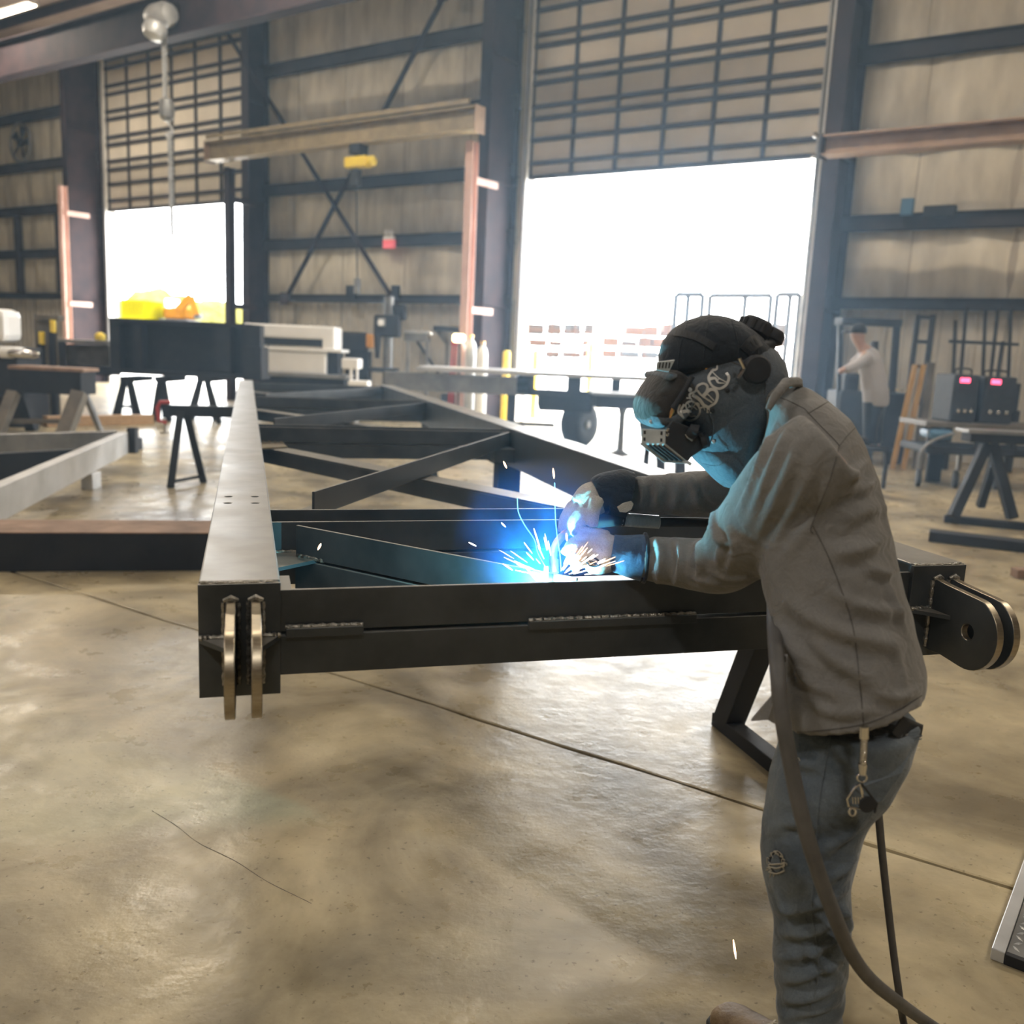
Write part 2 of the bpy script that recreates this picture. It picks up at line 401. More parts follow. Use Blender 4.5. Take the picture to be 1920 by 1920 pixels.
def ribbed_panel(a0, a1, z0, z1):
    mb = MB(WB); pts = []; a = a0
    while a < a1 - .05:
        pts += [(a, .13), (min(a + .18, a1), .13), (min(a + .21, a1), .095), (min(a + .27, a1), .095)]; a += .30
    pts.append((a1, .13)); vs = []
    for p in pts: vs += [(p[0], N1 + p[1], z0), (p[0], N1 + p[1], z1)]
    mb.add(vs, [(2 * i, 2 * i + 2, 2 * i + 3, 2 * i + 1) for i in range(len(pts) - 1)]); mb.build('wall_panel', 'ribbed', wall_back)
for a0, a1, k in ((-36.0, D1[0], 5), (D1[1], D2[0], 5), (D2[1], 3.4, 5)):
    for r in range(len(LEV) - 1):
        ed = [a0 + (a1 - a0) * i / k + (rr.uniform(-.15, .15) if 0 < i < k else 0) for i in range(k + 1)]
        for i in range(k):
            (ribbed_panel if r == 0 else liner_panel)(ed[i] + .012, ed[i + 1] - .012, LEV[r] + .01, LEV[r + 1] - .01)
for a0, a1 in ((-36.0, D1[0] - .25), (D1[1] + .25, D2[0] - .25), (D2[1] + .25, 3.4)):
    for z in LEV[1:-1]:
        g = MB(WB); h = .2 if z < 3 else .27; y0, y1 = N1 - .22, N1 + .03  # Z-shaped wall girt
        g.box(a0, a1, y0 + .1, y0 + .115, z - h / 2, z + h / 2); g.box(a0, a1, y0, y0 + .11, z + h / 2 - .012, z + h / 2); g.box(a0, a1, y0 + .1, y1, z - h / 2, z - h / 2 + .012)
        g.build('girt', 'girt', wall_back)
# girts framing the small cells beside the left door
for a in (-30.6, -33.2):
    g = MB(WB); g.box(a - .08, a + .08, N1 - .2, N1 + .03, 2.9, 5.5); g.build('girt', 'girt', wall_back)
for nm, bx in (('wall_left', (A0 - .2, A0, N0, N1 + .3)), ('wall_right', (A1, A1 + .2, N0, N1 + .3)), ('wall_front', (A0 - .2, A1 + .2, N0 - .2, N0))):
    w = MB(WB); w.box(*bx, -.14, EAVE); tag(w.build(nm, 'plain_wall'), kind='structure')
cl = MB(WB); cl.box(A0 - .2, A1 + .2, N0 - .2, N1 + .3, EAVE, EAVE + .2)
ceiling = tag(cl.build('ceiling', 'roof'), kind='structure')
for n in np.arange(-14.5, 18, 1.5):
    p = MB(WB); p.box(-36, 5, n - .04, n + .04, EAVE - .25, EAVE - .005); p.build('purlin', 'oxide', ceiling)

# ------------------------------------------------------------------ columns: tapered I sections, with the crane post strapped to each
def column(name, a, label, n_in=16.85):
    t = thing(name, label, None, (a, 0, 0), WB, kind='structure')
    fw, n_out = .15, 17.95
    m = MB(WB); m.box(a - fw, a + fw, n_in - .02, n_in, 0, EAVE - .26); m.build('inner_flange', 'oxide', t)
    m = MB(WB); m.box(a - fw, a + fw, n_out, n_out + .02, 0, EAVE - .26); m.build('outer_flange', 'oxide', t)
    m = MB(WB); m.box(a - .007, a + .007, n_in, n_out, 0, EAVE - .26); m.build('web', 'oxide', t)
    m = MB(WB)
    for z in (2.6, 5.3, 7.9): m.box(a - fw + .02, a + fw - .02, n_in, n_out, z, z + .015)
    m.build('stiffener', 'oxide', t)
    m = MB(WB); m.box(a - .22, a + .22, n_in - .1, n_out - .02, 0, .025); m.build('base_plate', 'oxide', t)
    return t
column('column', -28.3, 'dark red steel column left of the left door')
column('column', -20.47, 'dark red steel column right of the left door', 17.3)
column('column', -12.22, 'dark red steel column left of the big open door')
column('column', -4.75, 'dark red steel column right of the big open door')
def crane_post(a, label, zt=5.9, paint='oxide_post'):
    t = thing('crane_post', label, 'post', (a, 16.1, 0), WB, group='crane beam posts')
    m = MB(WB); m.box(a - .1, a + .1, 16.0, 16.012, 0.02, zt); m.box(a - .1, a + .1, 16.19, 16.2, 0.02, zt); m.box(a - .005, a + .005, 16.01, 16.19, 0.02, zt); m.build('shaft', paint, t)
    m = MB(WB); m.box(a - .17, a + .17, 15.93, 16.27, 0, .022); m.build('base_plate', paint, t)
    for z in (2.45, 5.12):
        m = MB(WB); m.bar((a + .08, 16.15, z), (a + .15, 16.84, z), .06, .14); m.build('tie_bracket', paint, t)
    return t
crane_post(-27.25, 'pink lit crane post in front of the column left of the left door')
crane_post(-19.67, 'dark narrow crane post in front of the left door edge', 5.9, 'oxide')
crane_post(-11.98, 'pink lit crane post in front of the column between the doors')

# ------------------------------------------------------------------ roller doors
def roller_door(name, a0, a1, label):
    t = thing(name, label, None, ((a0 + a1) / 2, N1, 0), WB, kind='structure')
    tr = [0, .3, .8, 1.24, 1.5, 1.99, 2.23, 2.76, 3.0, 3.5, 3.75, 4.27, 4.52]
    ed = [0, .8, 1.37, 2.11, 2.88, 3.62, 4.4, 4.75]; w = (a1 - a0) / 6
    for r in range(len(ed) - 1):
        for c in range(6):
            m = MB(WB); x0, x1, z0, z1 = a0 + c * w + .012, a0 + (c + 1) * w - .012, DT + ed[r] + .006, DT + ed[r + 1] - .006
            m.box(x0, x1, N1 + .10, N1 + .14, z0, z1); m.build('door_panel', 'curtain', t)
    m = MB(WB); m.box(a0, a1, N1 + .141, N1 + .15, DT + .002, DT + 4.76); m.build('light_stop_sheet', 'plain_wall', t)  # added behind the panels to stop sky light leaking through the gaps
    for z in tr:
        m = MB(WB); m.box(a0 - .05, a1 + .05, N1 + .02, N1 + .10, DT + z, DT + z + .085); m.build('strut', 'girt', t)
    for c in range(7):
        m = MB(WB); x = a0 + c * w; m.box(x - .04, x + .04, N1 + .05, N1 + .11, DT, DT + 4.75); m.build('stile', 'girt', t)
    for x, s in ((a0, -1), (a1, 1)):
        m = MB(WB); m.box(min(x, x + s * .12), max(x, x + s * .12), N1 - .06, N1 + .30, -.02, 10.2); m.build('jamb', 'white', t)
        m = MB(WB); m.tube([(x + s * .05, N1 - .06, 0.05), (x + s * .05, N1 - .06, 10.2)], .035, 8); m.build('track', 'grey_steel', t)
    return t
roller_door('door_1', D1[0], D1[1], 'half raised panelled roller door of the left bay')
roller_door('door_2', D2[0], D2[1], 'half raised panelled roller door of the big right bay')

# ------------------------------------------------------------------ cross bracing between the columns
def brace(px0, px1, n, label, w=.11):
    p, q = at_n(*px0, n), at_n(*px1, n); d = (q - p).normalized()
    t = thing('brace_rod', label, 'brace', tuple(q), WB, group='wall cross braces')
    m = MB(WB); m.bar(p, q, .02, w, (0, 1, 0)); m.bar(p + Vector((0, .05, .0)), q + Vector((0, .05, 0)), w, .02, (0, 1, 0)); m.build('angle_bar', 'oxide', t)
    for e in (p, q):
        m = MB(WB); m.box(e.x - .16, e.x + .16, n - .05, n - .03, e.z - .16, e.z + .16); m.build('gusset', 'oxide', t)
brace((395, 15), (752, 588), 17.3, 'dark diagonal brace falling to the right across the wall between the doors')
brace((832, -10), (535, 560), 17.45, 'dark diagonal brace rising to the right across the wall between the doors')
# ------------------------------------------------------------------ overhead cranes, hoists and lamps
def runway(label, a0, a1, n, z0, z1, paint, cap):
    t = thing('crane_beam', label, 'beam', ((a0 + a1) / 2, n, z0), WB)
    zc, h = (z0 + z1) / 2, z1 - z0
    m = MB(WB); m.ibeam((a0, n, zc), (a1, n, zc), .34, h, .03, .016); m.build('beam', paint, t)
    for x in (a0 + .01, a1 - .01):
        m = MB(WB); m.box(x - .012, x + .012, n - .17, n + .17, z0 - .05, z1 + .02); m.build('end_plate', cap, t)
    return t
t = runway('yellow crane beam with a trolley spanning between the columns left of the big door', -20.0, -11.55, 15.75, 6.0, 6.46, 'yellow_beam', 'tan_beam')
m = MB(WB); m.box(-19.9, -11.7, 15.56, 15.6, 6.50, 6.60); m.build('conductor_rail', 'yellow_beam', t)
t = runway('tan crane beam running right from the column by the big door', -4.62, 3.5, 15.9, 5.0, 5.32, 'tan_beam', 'oxide')
for dz in (-.07, .25):
    m = MB(WB); m.lathe([(.045, 0), (.045, .05), (.02, .07)], (-4.72, 15.75, 5.07 + dz), (0, -1, 0), 8); m.build('bolt', 'chrome', t)
runway('long purple brown girder crossing the top left corner', -36, -6, 13.6, 8.06, 8.95, 'oxide', 'oxide')

# trolley and yellow hoist with its hanging pendant under the yellow beam
pa = at_n(672, 300, 15.75)
t = thing('chain_hoist', 'yellow electric chain hoist hanging under the yellow crane beam', 'hoist', (pa.x, 15.75, pa.z), WB)
m = MB(WB); m.box(pa.x - .16, pa.x + .16, 15.6, 15.9, 5.78, 5.99); m.build('trolley', 'black_steel', t, bevel=.02)
m = MB(WB); m.box(pa.x - .33, pa.x + .33, 15.62, 15.88, 5.50, 5.74); m.build('motor_body', 'yellow', t, bevel=.04)
m = MB(WB); m.lathe([(.1, 0), (.12, .02), (.12, .12), (.08, .15)], (pa.x + .33, 15.75, 5.62), (1, 0, 0), 12); m.build('end_cap', 'yellow', t, smooth=40)
m = MB(WB); m.box(pa.x - .2, pa.x + .05, 15.66, 15.84, 5.1, 5.48); m.build('chain_bag', 'rubber', t, bevel=.04)
m = MB(WB); m.tube([(pa.x - .05, 15.75, 5.1), (pa.x - .02, 15.75, 4.2), (pa.x + .02, 15.75, 3.1)], .018, 6); m.build('pendant_cable', 'rubber', t)
m = MB(WB); m.box(pa.x - .05, pa.x + .09, 15.70, 15.80, 2.75, 3.1); m.build('pendant_control', 'grey_steel', t, bevel=.02)

# grey hoist under the girder at the top left, chain and hook block
pb = at_n(304, 45, 13.3)
t = thing('chain_hoist', 'pale grey chain hoist high at the top left with a long hanging chain', 'hoist', (pb.x, 13.6, 8), WB)
m = MB(WB); m.lathe([(.12, -.36), (.22, -.34), (.26, -.2), (.26, .16), (.2, .3), (.1, .34)], (pb.x, 13.3, 8.45), (1, 0, 0), 16); m.build('motor_body', 'pale_steel', t, smooth=40)
m = MB(WB); m.lathe([(.1, 0), (.24, .04), (.26, .16), (.2, .3), (.06, .36)], (pb.x + .1, 13.1, 8.2), (0, -.4, -1), 14); m.build('gear_case', 'pale_steel', t, smooth=40)
m = MB(WB); m.box(pb.x - .2, pb.x + .2, 13.42, 13.78, 8.60, 8.75); m.build('trolley', 'black_steel', t, bevel=.02)
def chain(mb, p, q, wire, link, n):
    p, q = Vector(p), Vector(q); d = (q - p) / n
    u, w = perp(d)
    for i in range(n):
        c = p + d * (i + .5); a = u if i % 2 else w; L_ = d.length * .72; dd = d.normalized()
        pts = [c + dd * (L_ * math.cos(x)) + a * (link * math.sin(x)) for x in np.linspace(0, 2 * math.pi, 9)]
        mb.tube(pts, wire, 5, caps=False)
pc, pd, pe = at_n(310, 195, 13.3), at_n(316, 225, 13.3), at_n(323, 445, 13.3)
m = MB(WB); chain(m, (pb.x + .06, 13.3, 8.1), tuple(pc), .022, .06, 34); m.build('load_chain', 'pale_steel', t)
m = MB(WB); m.lathe([(.05, .3), (.15, .24), (.17, .05), (.15, -.12), (.06, -.2)], tuple((pc + pd) / 2), (0, 0, 1), 12); m.build('hook_block', 'grey_steel', t, smooth=40)
m = MB(WB); m.tube([tuple(Vector((pd.x, 13.3, pd.z)) + Vector((x, 0, z))) for x, z in ((0, .05), (0, -.1), (.1, -.16), (.14, -.28), (.06, -.38), (-.06, -.36), (-.1, -.28))], .03, 8); m.build('hook', 'pale_steel', t, smooth=40)
m = MB(WB); chain(m, (pd.x + .03, 13.3, pd.z - .25), tuple(pe), .02, .05, 40); m.build('sling_chain', 'pale_steel', t)

# strip lamps under the roof
M['tube_glow'] = glow('lamp_tube', (1.0, .80, .58), 14.0)
def strip_lamp(a, n, label, power=130.0, group=None):
    t = thing('strip_lamp', label, 'lamp', (a, n, 9.75), WB, group=group)
    m = MB(WB); m.hexa([(a - 1.2, n - .17, 9.76), (a + 1.2, n - .17, 9.76), (a + 1.2, n + .17, 9.76), (a - 1.2, n + .17, 9.76), (a - 1.2, n - .07, 9.88), (a + 1.2, n - .07, 9.88), (a + 1.2, n + .07, 9.88), (a - 1.2, n + .07, 9.88)]); m.build('housing', 'white', t)
    for s in (-.08, .08):
        m = MB(WB); m.tube([(a - 1.15, n + s, 9.74), (a + 1.15, n + s, 9.74)], .022, 8); m.build('lamp_tube', 'tube_glow', t)
    for x in (-.9, .9):
        m = MB(WB); m.tube([(a + x, n, 9.87), (a + x, n, EAVE - .004)], .008, 5); m.build('hanger_rod', 'grey_steel', t)
    d = bpy.data.lights.new('strip_light', 'AREA'); d.shape = 'RECTANGLE'; d.size = 2.3; d.size_y = .28; d.energy = power; d.color = (1.0, .96, .90) if n < 0 else (1.0, .91, .76)
    o = bpy.data.objects.new('strip_light', d); COL.objects.link(o); o.parent = t
    o.matrix_world = WB @ Matrix.Translation((a, n, 9.70))
pl = on_floor(15, 22, 9.75)
strip_lamp(pl.x, pl.y, 'lit strip lamp under the roof in the top left corner')
for i, (a, n) in enumerate([(-16, 5), (-6, 5), (4, 5), (-16, -5), (-6, -5), (4, -5), (-6, 11.5), (4, 11.5), (-15, 11.0), (-25, 12.2)]):  # unseen fill lamps, with more added to brighten the back wall
    strip_lamp(a, n, 'unseen strip lamp under the roof that fills the work floor with light', 230.0 if n < 0 else 250.0 if n > 10 else 130.0, group='unseen strip lamps under the roof')
# ------------------------------------------------------------------ the welded truss frame being built
truss = thing('truss_frame', 'long dark steel frame of beams and diagonals that the welder leans over', 'frame', (0.95, 4.9, 0.868), WF)
ZT, ZB, T, GU, GL = 1.112, .868, 1.089, .999, .990                   # chord top and bottom, member top, the gap between upper and lower halves
CW, CL = .161, 9.85
def chord(u0, holes=False):
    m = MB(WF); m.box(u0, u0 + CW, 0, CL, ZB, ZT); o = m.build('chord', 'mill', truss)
    if holes:
        h = MB(WF)
        for u in (.039, .119):
            for v in (.939, 1.058): h.lathe([(.0105, 0), (.0105, .03)], (u, v, ZT - .02), (0, 0, 1), 14)
        c = h.build('cutter', 'mill'); bpy.data.objects.remove(c) if False else None
        bm = o.modifiers.new('holes', 'BOOLEAN'); bm.object = c; bm.operation = 'DIFFERENCE'; bm.solver = 'EXACT'
        c.parent = None
        dg = bpy.context.evaluated_depsgraph_get(); dg.update()
        me = bpy.data.meshes.new_from_object(o.evaluated_get(dg)); o.modifiers.clear(); o.data = me
        bpy.data.objects.remove(c)
    b = o.modifiers.new('bevel', 'BEVEL'); b.width = .004; b.segments = 2; b.limit_method = 'ANGLE'; b.angle_limit = R(60)
    e = MB(WF); e.box(u0 - .001, u0 + CW + .001, -.012, 0, ZB - .002, ZT - .004); ep = e.build('end_plate', 'mill', truss, bevel=.0015)
    w = MB(WF); w.tube([(u0 + .004 + i * .0085, -.004 + .0022 * math.sin(i * 2.4), ZT - .004 + .0012 * math.sin(i * 1.7)) for i in range(19)], [.0042 + .0012 * math.sin(i * 2.1) for i in range(19)], 7); w.build('weld_bead', 'weld', ep)
    return ep
ep1 = chord(0, True); ep2 = chord(1.733)
def lug(u):                                                          # clevis plate: straight root, round nose, pin hole through it
    cv, cz, r, hr = -.145, .972, .094, .020
    out = [(-.012, 1.076), (-.05, 1.07)]
    for a in np.linspace(R(68), R(-100), 22): out.append((cv - r * math.sin(math.pi / 2 - 0) * math.cos(a), cz + r * math.sin(a)))
    out += [(-.06, .888), (-.012, .884)]
    n = 48; m = MB(WF)
    P = [np.array(p) for p in out]; L_ = [0]
    for i in range(len(P)): L_.append(L_[-1] + np.linalg.norm(P[(i + 1) % len(P)] - P[i]))
    ring = []
    for k in range(n):
        s = L_[-1] * k / n; i = max(j for j in range(len(P)) if L_[j] <= s); t = (s - L_[i]) / (L_[i + 1] - L_[i]); ring.append(P[i] * (1 - t) + P[(i + 1) % len(P)] * t)
    hc = np.array([cv, cz]); hole = []
    for p in ring:
        d = (p - hc) / np.linalg.norm(p - hc); hole.append(hc + d * hr)
    vs = [(u, *p) for p in ring] + [(u, *p) for p in hole] + [(u + .02, *p) for p in ring] + [(u + .02, *p) for p in hole]; fs = []
    for i in range(n):
        j = (i + 1) % n
        fs += [(i, j, n + j, n + i), (2 * n + i, 3 * n + i, 3 * n + j, 2 * n + j), (i, 2 * n + i, 2 * n + j, j), (n + i, n + j, 3 * n + j, 3 * n + i)]
    m.add(vs, fs); o = m.build('clevis_plate', 'mill2', truss, smooth=35, bevel=.002)
    o.data.materials.append(M['mill'])
    for p in o.data.polygons:
        if p.area > 1e-4 and len(p.vertices) == 4 and abs((WF.to_3x3().inverted() @ p.normal).x if o.parent is None else p.normal.x) > .9: p.material_index = 1
    w = MB(WF)
    for s in (-.004, .024): w.tube([(u + s, -.015, 1.07 - i * .0093) for i in range(20)], [.0055 + .0012 * math.sin(i * 2.3) for i in range(20)], 6)
    w.tube([(u - .004, -.017, 1.074), (u + .01, -.02, 1.08), (u + .024, -.017, 1.074)], [.005, .008, .005], 7); w.build('weld_bead', 'weld', o)
for u in (.053, .102, 1.797, 1.846): lug(u)
for u0, u1, s in ((.0, .053, 1), (.161, .122, -1), (1.733, 1.797, 1), (1.894, 1.866, -1)):   # horizontal stiffeners beside the clevis plates
    g = MB(WF); a = [(u0, -.012), (u1, -.012), (u1, -.085)]
    g.prism(a, (0, 0, .985), (1, 0, 0), (0, 1, 0), (0, 0, .010)); o = g.build('gusset', 'mill', truss)
    w = MB(WF); w.tube([(u0 + (u1 - u0) * t, -.016 - .002 * math.sin(t * 30), .997) for t in np.linspace(0, 1, 12)], [.0055 + .0012 * math.sin(i * 2.3) for i in range(12)], 6); w.build('weld_bead', 'weld', o)
def plate(name, p, q, z0, z1, th=.010, off=0.0, leg=0.0, legz=None, parent=None):    # upright plate from p to q in plan, optional horizontal leg to the far side
    p, q = np.array(p), np.array(q); d = (q - p) / np.linalg.norm(q - p); nrm = np.array([-d[1], d[0]])
    p, q = p + nrm * off, q + nrm * off; m = MB(WF)
    def slabp(a, b, w0, w1, za, zb):
        m.hexa([(*(a + nrm * w0), za), (*(b + nrm * w0), za), (*(b + nrm * w1), za), (*(a + nrm * w1), za), (*(a + nrm * w0), zb), (*(b + nrm * w0), zb), (*(b + nrm * w1), zb), (*(a + nrm * w1), zb)])
    slabp(p, q, 0, th, z0, z1)
    if leg: slabp(p, q, th, leg, legz, legz + th)
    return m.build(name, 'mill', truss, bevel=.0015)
def pair(name, p, q, off=0.0, leg=.09):                              # two angles back to back, a narrow gap between them
    plate(name, p, q, GU, T, off=off, leg=leg, legz=GU); plate(name, p, q, .904, GL, off=off - .003, leg=leg, legz=GL - .010)
U0, U1 = CW, 1.733
pair('cross_beam', (U0, 0.0), (U1, 0.0))
for v0, v1 in ((.747, .944), (3.76, 3.95), (6.75, 6.94), (9.64, 9.83)):              # channels, toes up over toes down
    for za, zb, wz in ((GU, T, GU), (.904, GL, GL - .010)):
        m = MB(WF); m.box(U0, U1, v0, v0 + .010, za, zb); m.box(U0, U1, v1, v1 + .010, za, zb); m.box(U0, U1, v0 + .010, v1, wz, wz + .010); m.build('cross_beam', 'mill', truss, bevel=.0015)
pair('diagonal_brace', (.228, .697), (.83, .03))
plate('diagonal_brace', (.321, 1.299), (1.733, 3.76), GU, T, leg=.09, legz=GU)
plate('diagonal_brace', (.272, 4.40), (1.733, 6.70), GU, T, leg=.09, legz=GU)
plate('diagonal_brace', (.272, 7.35), (1.733, 9.6), GU, T, leg=.09, legz=GU)
def under(p, q):                                                     # lower diagonal: a channel lying web up
    p, q = np.array(p), np.array(q); d = (q - p) / np.linalg.norm(q - p); nr = np.array([-d[1], d[0]]) * .065; m = MB(WF)
    for z0, z1, a, b in ((GL - .010, GL, -1, 1), (.904, GL - .010, -1, -.86), (.904, GL - .010, .86, 1)):
        m.hexa([(*(p + nr * a), z0), (*(q + nr * a), z0), (*(q + nr * b), z0), (*(p + nr * b), z0), (*(p + nr * a), z1), (*(q + nr * a), z1), (*(q + nr * b), z1), (*(p + nr * b), z1)])
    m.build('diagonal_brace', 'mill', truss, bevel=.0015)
under((U0, 3.70), (1.69, 1.0)); under((U0, 6.62), (1.69, 4.05)); under((U0, 9.5), (1.69, 7.1))
def strap(u0, u1, v, z):
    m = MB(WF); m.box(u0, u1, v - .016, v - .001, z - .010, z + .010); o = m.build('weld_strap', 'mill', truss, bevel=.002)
    w = MB(WF); k = int((u1 - u0) / .007)
    w.tube([(u0 + (u1 - u0) * i / k, v - .007 - .002 * math.sin(i * 2.2), z + .0115) for i in range(k + 1)], [.0050 + .0012 * math.sin(i * 1.9) for i in range(k + 1)], 6); w.build('weld_bead', 'weld', o)
strap(.172, .334, 0, .999); strap(.707, 1.125, 0, .993); strap(1.45, 1.7, 0, .993)
# corner gussets at the left chord
m = MB(WF); m.prism([(U0, .55), (.30, .66), (.235, .745), (U0, .745)], (0, 0, .990), (1, 0, 0), (0, 1, 0), (0, 0, .010)); g = m.build('gusset', 'mill', truss)
w = MB(WF); w.tube([(.232 + .07 * t, .690 - .066 * t + .002 * math.sin(t * 40), 1.002) for t in np.linspace(0, 1, 12)], [.007 + .001 * math.sin(i * 2) for i in range(12)], 7); w.tube([(U0 + .07 * t, .744, 1.002) for t in np.linspace(0, 1, 10)], [.006 + .001 * math.sin(i * 2) for i in range(10)], 7); w.build('weld_bead', 'weld', g)
m = MB(WF); m.box(U0, .186, .012, .15, 1.072, 1.082); m.build('gusset', 'mill', truss)
m = MB(WF); m.prism([(U0, 3.40), (.32, 3.52), (.30, 3.755), (U0, 3.755)], (0, 0, .992), (1, 0, 0), (0, 1, 0), (0, 0, .008)); g = m.build('gusset', 'mill2', truss)
for i in range(4):
    b = MB(WF); b.lathe([(.011, 0), (.011, .007), (.006, .012)], (.185 + .035 * i, 3.70, 1.0), (0, 0, 1), 6); b.build('bolt', 'chrome', g)
m = MB(WF); m.box(1.60, U1, 3.62, 3.76, .905, .99); m.build('gusset', 'mill', truss)
m = MB(WF); m.box(1.56, 1.60, .012, .14, 1.085, 1.10); m.build('gusset', 'mill', truss)

# ------------------------------------------------------------------ stands under the frame
def sawhorse(label, cat, X, beam, legs, mt, w=.10, leg_w=.075, feet=(), group=None):
    p, q = Vector(beam[0]), Vector(beam[1])
    t = thing('sawhorse', label, cat, ((p.x + q.x) / 2, (p.y + q.y) / 2, 0), X, group)
    m = MB(X); m.bar(p, q, w, beam[2]); m.build('top_beam', mt, t, bevel=.006)
    for a, b in legs:
        m = MB(X); m.bar(a, b, leg_w, leg_w, (0, 1, 0)); m.build('leg', mt, t, bevel=.004)
    for a, b in feet:
        m = MB(X); m.bar(a, b, .08, .06); m.build('foot_rail', mt, t, bevel=.004)
    return t
zb = ZB - .061
sawhorse('black steel stand under the near right corner of the welded frame', 'sawhorse', WF, ((1.70, 1.08, zb), (2.20, 1.08, zb), .12),
         [((2.09, 1.10, .76), (2.13, 1.46, .04)), ((2.09, 1.06, .76), (2.10, .70, .04))], 'black_steel', leg_w=.10,
         feet=[((2.12, 1.52, .03), (2.12, .62, .03))])
t = sawhorse('black sawhorse with a red clamp under the far left end of the welded frame', 'sawhorse', WF, ((-.74, 8.62, zb), (2.3, 8.62, zb), .12),
         [((-.60, 8.58, .80), (-.70, 8.36, .0)), ((-.55, 8.66, .80), (-.38, 8.76, .0)), ((2.1, 8.58, .80), (2.2, 8.36, .0)), ((2.1, 8.66, .80), (2.2, 8.9, .0))], 'black_steel', leg_w=.075)
m = MB(WF); m.bar((-.66, 8.36, .07), (-.42, 8.72, .07), .03, .03); m.build('stretcher', 'black_steel', t)
c = thing('clamp', 'red screw clamp on the end of the black sawhorse', 'clamp', (-.76, 8.6, .8), WF)
m = MB(WF); m.tube([(-.70, 8.56, .90), (-.80, 8.54, .90), (-.83, 8.54, .84), (-.82, 8.54, .70), (-.74, 8.55, .68)], .022, 8); m.build('clamp_frame', 'red', c, smooth=40)
m = MB(WF); m.tube([(-.76, 8.55, .56), (-.76, 8.55, .73)], .014, 8); m.tube([(-.81, 8.55, .57), (-.71, 8.55, .57)], .009, 6); m.build('clamp_screw', 'chrome', c)
s = thing('stand', 'dark steel block stand under the right side of the welded frame', 'stand', (1.82, 4.1, 0), WF)
m = MB(WF); m.box(1.74, 1.90, 4.02, 4.16, .02, .85); m.build('post', 'black_steel', s, bevel=.006)
m = MB(WF); m.box(1.66, 1.98, 3.92, 4.26, 0, .02); m.build('base_plate', 'black_steel', s)
m = MB(WF); m.box(1.70, 1.94, 3.98, 4.20, .85, ZB - .001); m.build('top_plate', 'black_steel', s)
# ------------------------------------------------------------------ the welder
def cloth(name, c1, c2, scale=2.2, weave=900, rough=.85, fine=.25, seam=None):
    m, nt, b = new_mat(name); L = nt.links; N = nt.nodes
    b.inputs['Roughness'].default_value = rough; b.inputs['Specular IOR Level'].default_value = .15
    b.inputs['Sheen Weight'].default_value = .25; b.inputs['Sheen Roughness'].default_value = .45
    tc = N.new('ShaderNodeTexCoord')
    n = N.new('ShaderNodeTexNoise'); n.inputs['Scale'].default_value = scale; n.inputs['Detail'].default_value = 6; n.inputs['Roughness'].default_value = .62; L.new(tc.outputs['Object'], n.inputs[0])
    r = N.new('ShaderNodeValToRGB'); r.color_ramp.elements[0].position = .34; r.color_ramp.elements[0].color = rgb(c1); r.color_ramp.elements[1].position = .68; r.color_ramp.elements[1].color = rgb(c2)
    L.new(n.outputs[0], r.inputs[0])
    w = N.new('ShaderNodeTexNoise'); w.inputs['Scale'].default_value = weave; w.inputs['Detail'].default_value = 2; L.new(tc.outputs['Object'], w.inputs[0])
    mr = N.new('ShaderNodeMapRange'); mr.inputs['From Min'].default_value = .3; mr.inputs['From Max'].default_value = .7; mr.inputs['To Min'].default_value = 1 - fine; mr.inputs['To Max'].default_value = 1 + fine * .6; L.new(w.outputs[0], mr.inputs[0])
    mx = N.new('ShaderNodeMixRGB'); mx.blend_type = 'MULTIPLY'; mx.inputs[0].default_value = 1; L.new(r.outputs[0], mx.inputs[1]); L.new(mr.outputs[0], mx.inputs[2]); L.new(mx.outputs[0], b.inputs['Base Color'])
    f = N.new('ShaderNodeTexNoise'); f.inputs['Scale'].default_value = 26; f.inputs['Detail'].default_value = 4; f.inputs['Distortion'].default_value = 1.2; L.new(tc.outputs['Object'], f.inputs[0])
    b1 = N.new('ShaderNodeBump'); b1.inputs['Strength'].default_value = .6; b1.inputs['Distance'].default_value = .009; L.new(f.outputs[0], b1.inputs['Height'])
    b2 = N.new('ShaderNodeBump'); b2.inputs['Strength'].default_value = .25; b2.inputs['Distance'].default_value = .0008; L.new(w.outputs[0], b2.inputs['Height']); L.new(b1.outputs[0], b2.inputs['Normal']); L.new(b2.outputs[0], b.inputs['Normal'])
    return m
M['shirt'] = cloth('work_shirt_cotton', (.165, .160, .152), (.250, .242, .230))
M['stitch'] = mat('shirt_seam_thread', (.085, .08, .072), rough=.9)
M['denim'] = cloth('worn_denim', (.085, .108, .135), (.20, .228, .245), scale=5, weave=1100, fine=.45)
M['denim_fray'] = mat('frayed_denim_thread', (.40, .37, .30), (.55, .51, .42), rough=.9, scale=60)
M['denim_hole'] = mat('dark_torn_hole', (.012, .015, .024), rough=.95)
M['leather'] = cloth('helmet_leather', (.078, .092, .108), (.118, .136, .155), scale=14, weave=420, rough=.75)
M['navy'] = cloth('dark_navy_canvas', (.020, .024, .030), (.034, .040, .048), scale=6, weave=800)
M['brim'] = cloth('brown_black_canvas', (.038, .034, .030), (.055, .050, .045), scale=8, weave=700)
M['glove'] = cloth('pale_glove_leather', (.40, .36, .29), (.56, .51, .42), scale=18, weave=500, rough=.8)
M['cuff'] = cloth('blue_glove_cuff', (.05, .085, .15), (.08, .13, .21), scale=12, weave=600)
M['cuff_dark'] = cloth('dark_glove_cuff', (.018, .022, .030), (.03, .036, .046), scale=12, weave=600)
M['boot'] = mat('brown_boot_leather', (.115, .070, .032), (.20, .135, .07), rough=.6, scale=22, bump=.3, bscale=90)
M['skin'] = mat('skin', (.45, .27, .19), (.50, .31, .22), rough=.5, scale=10)
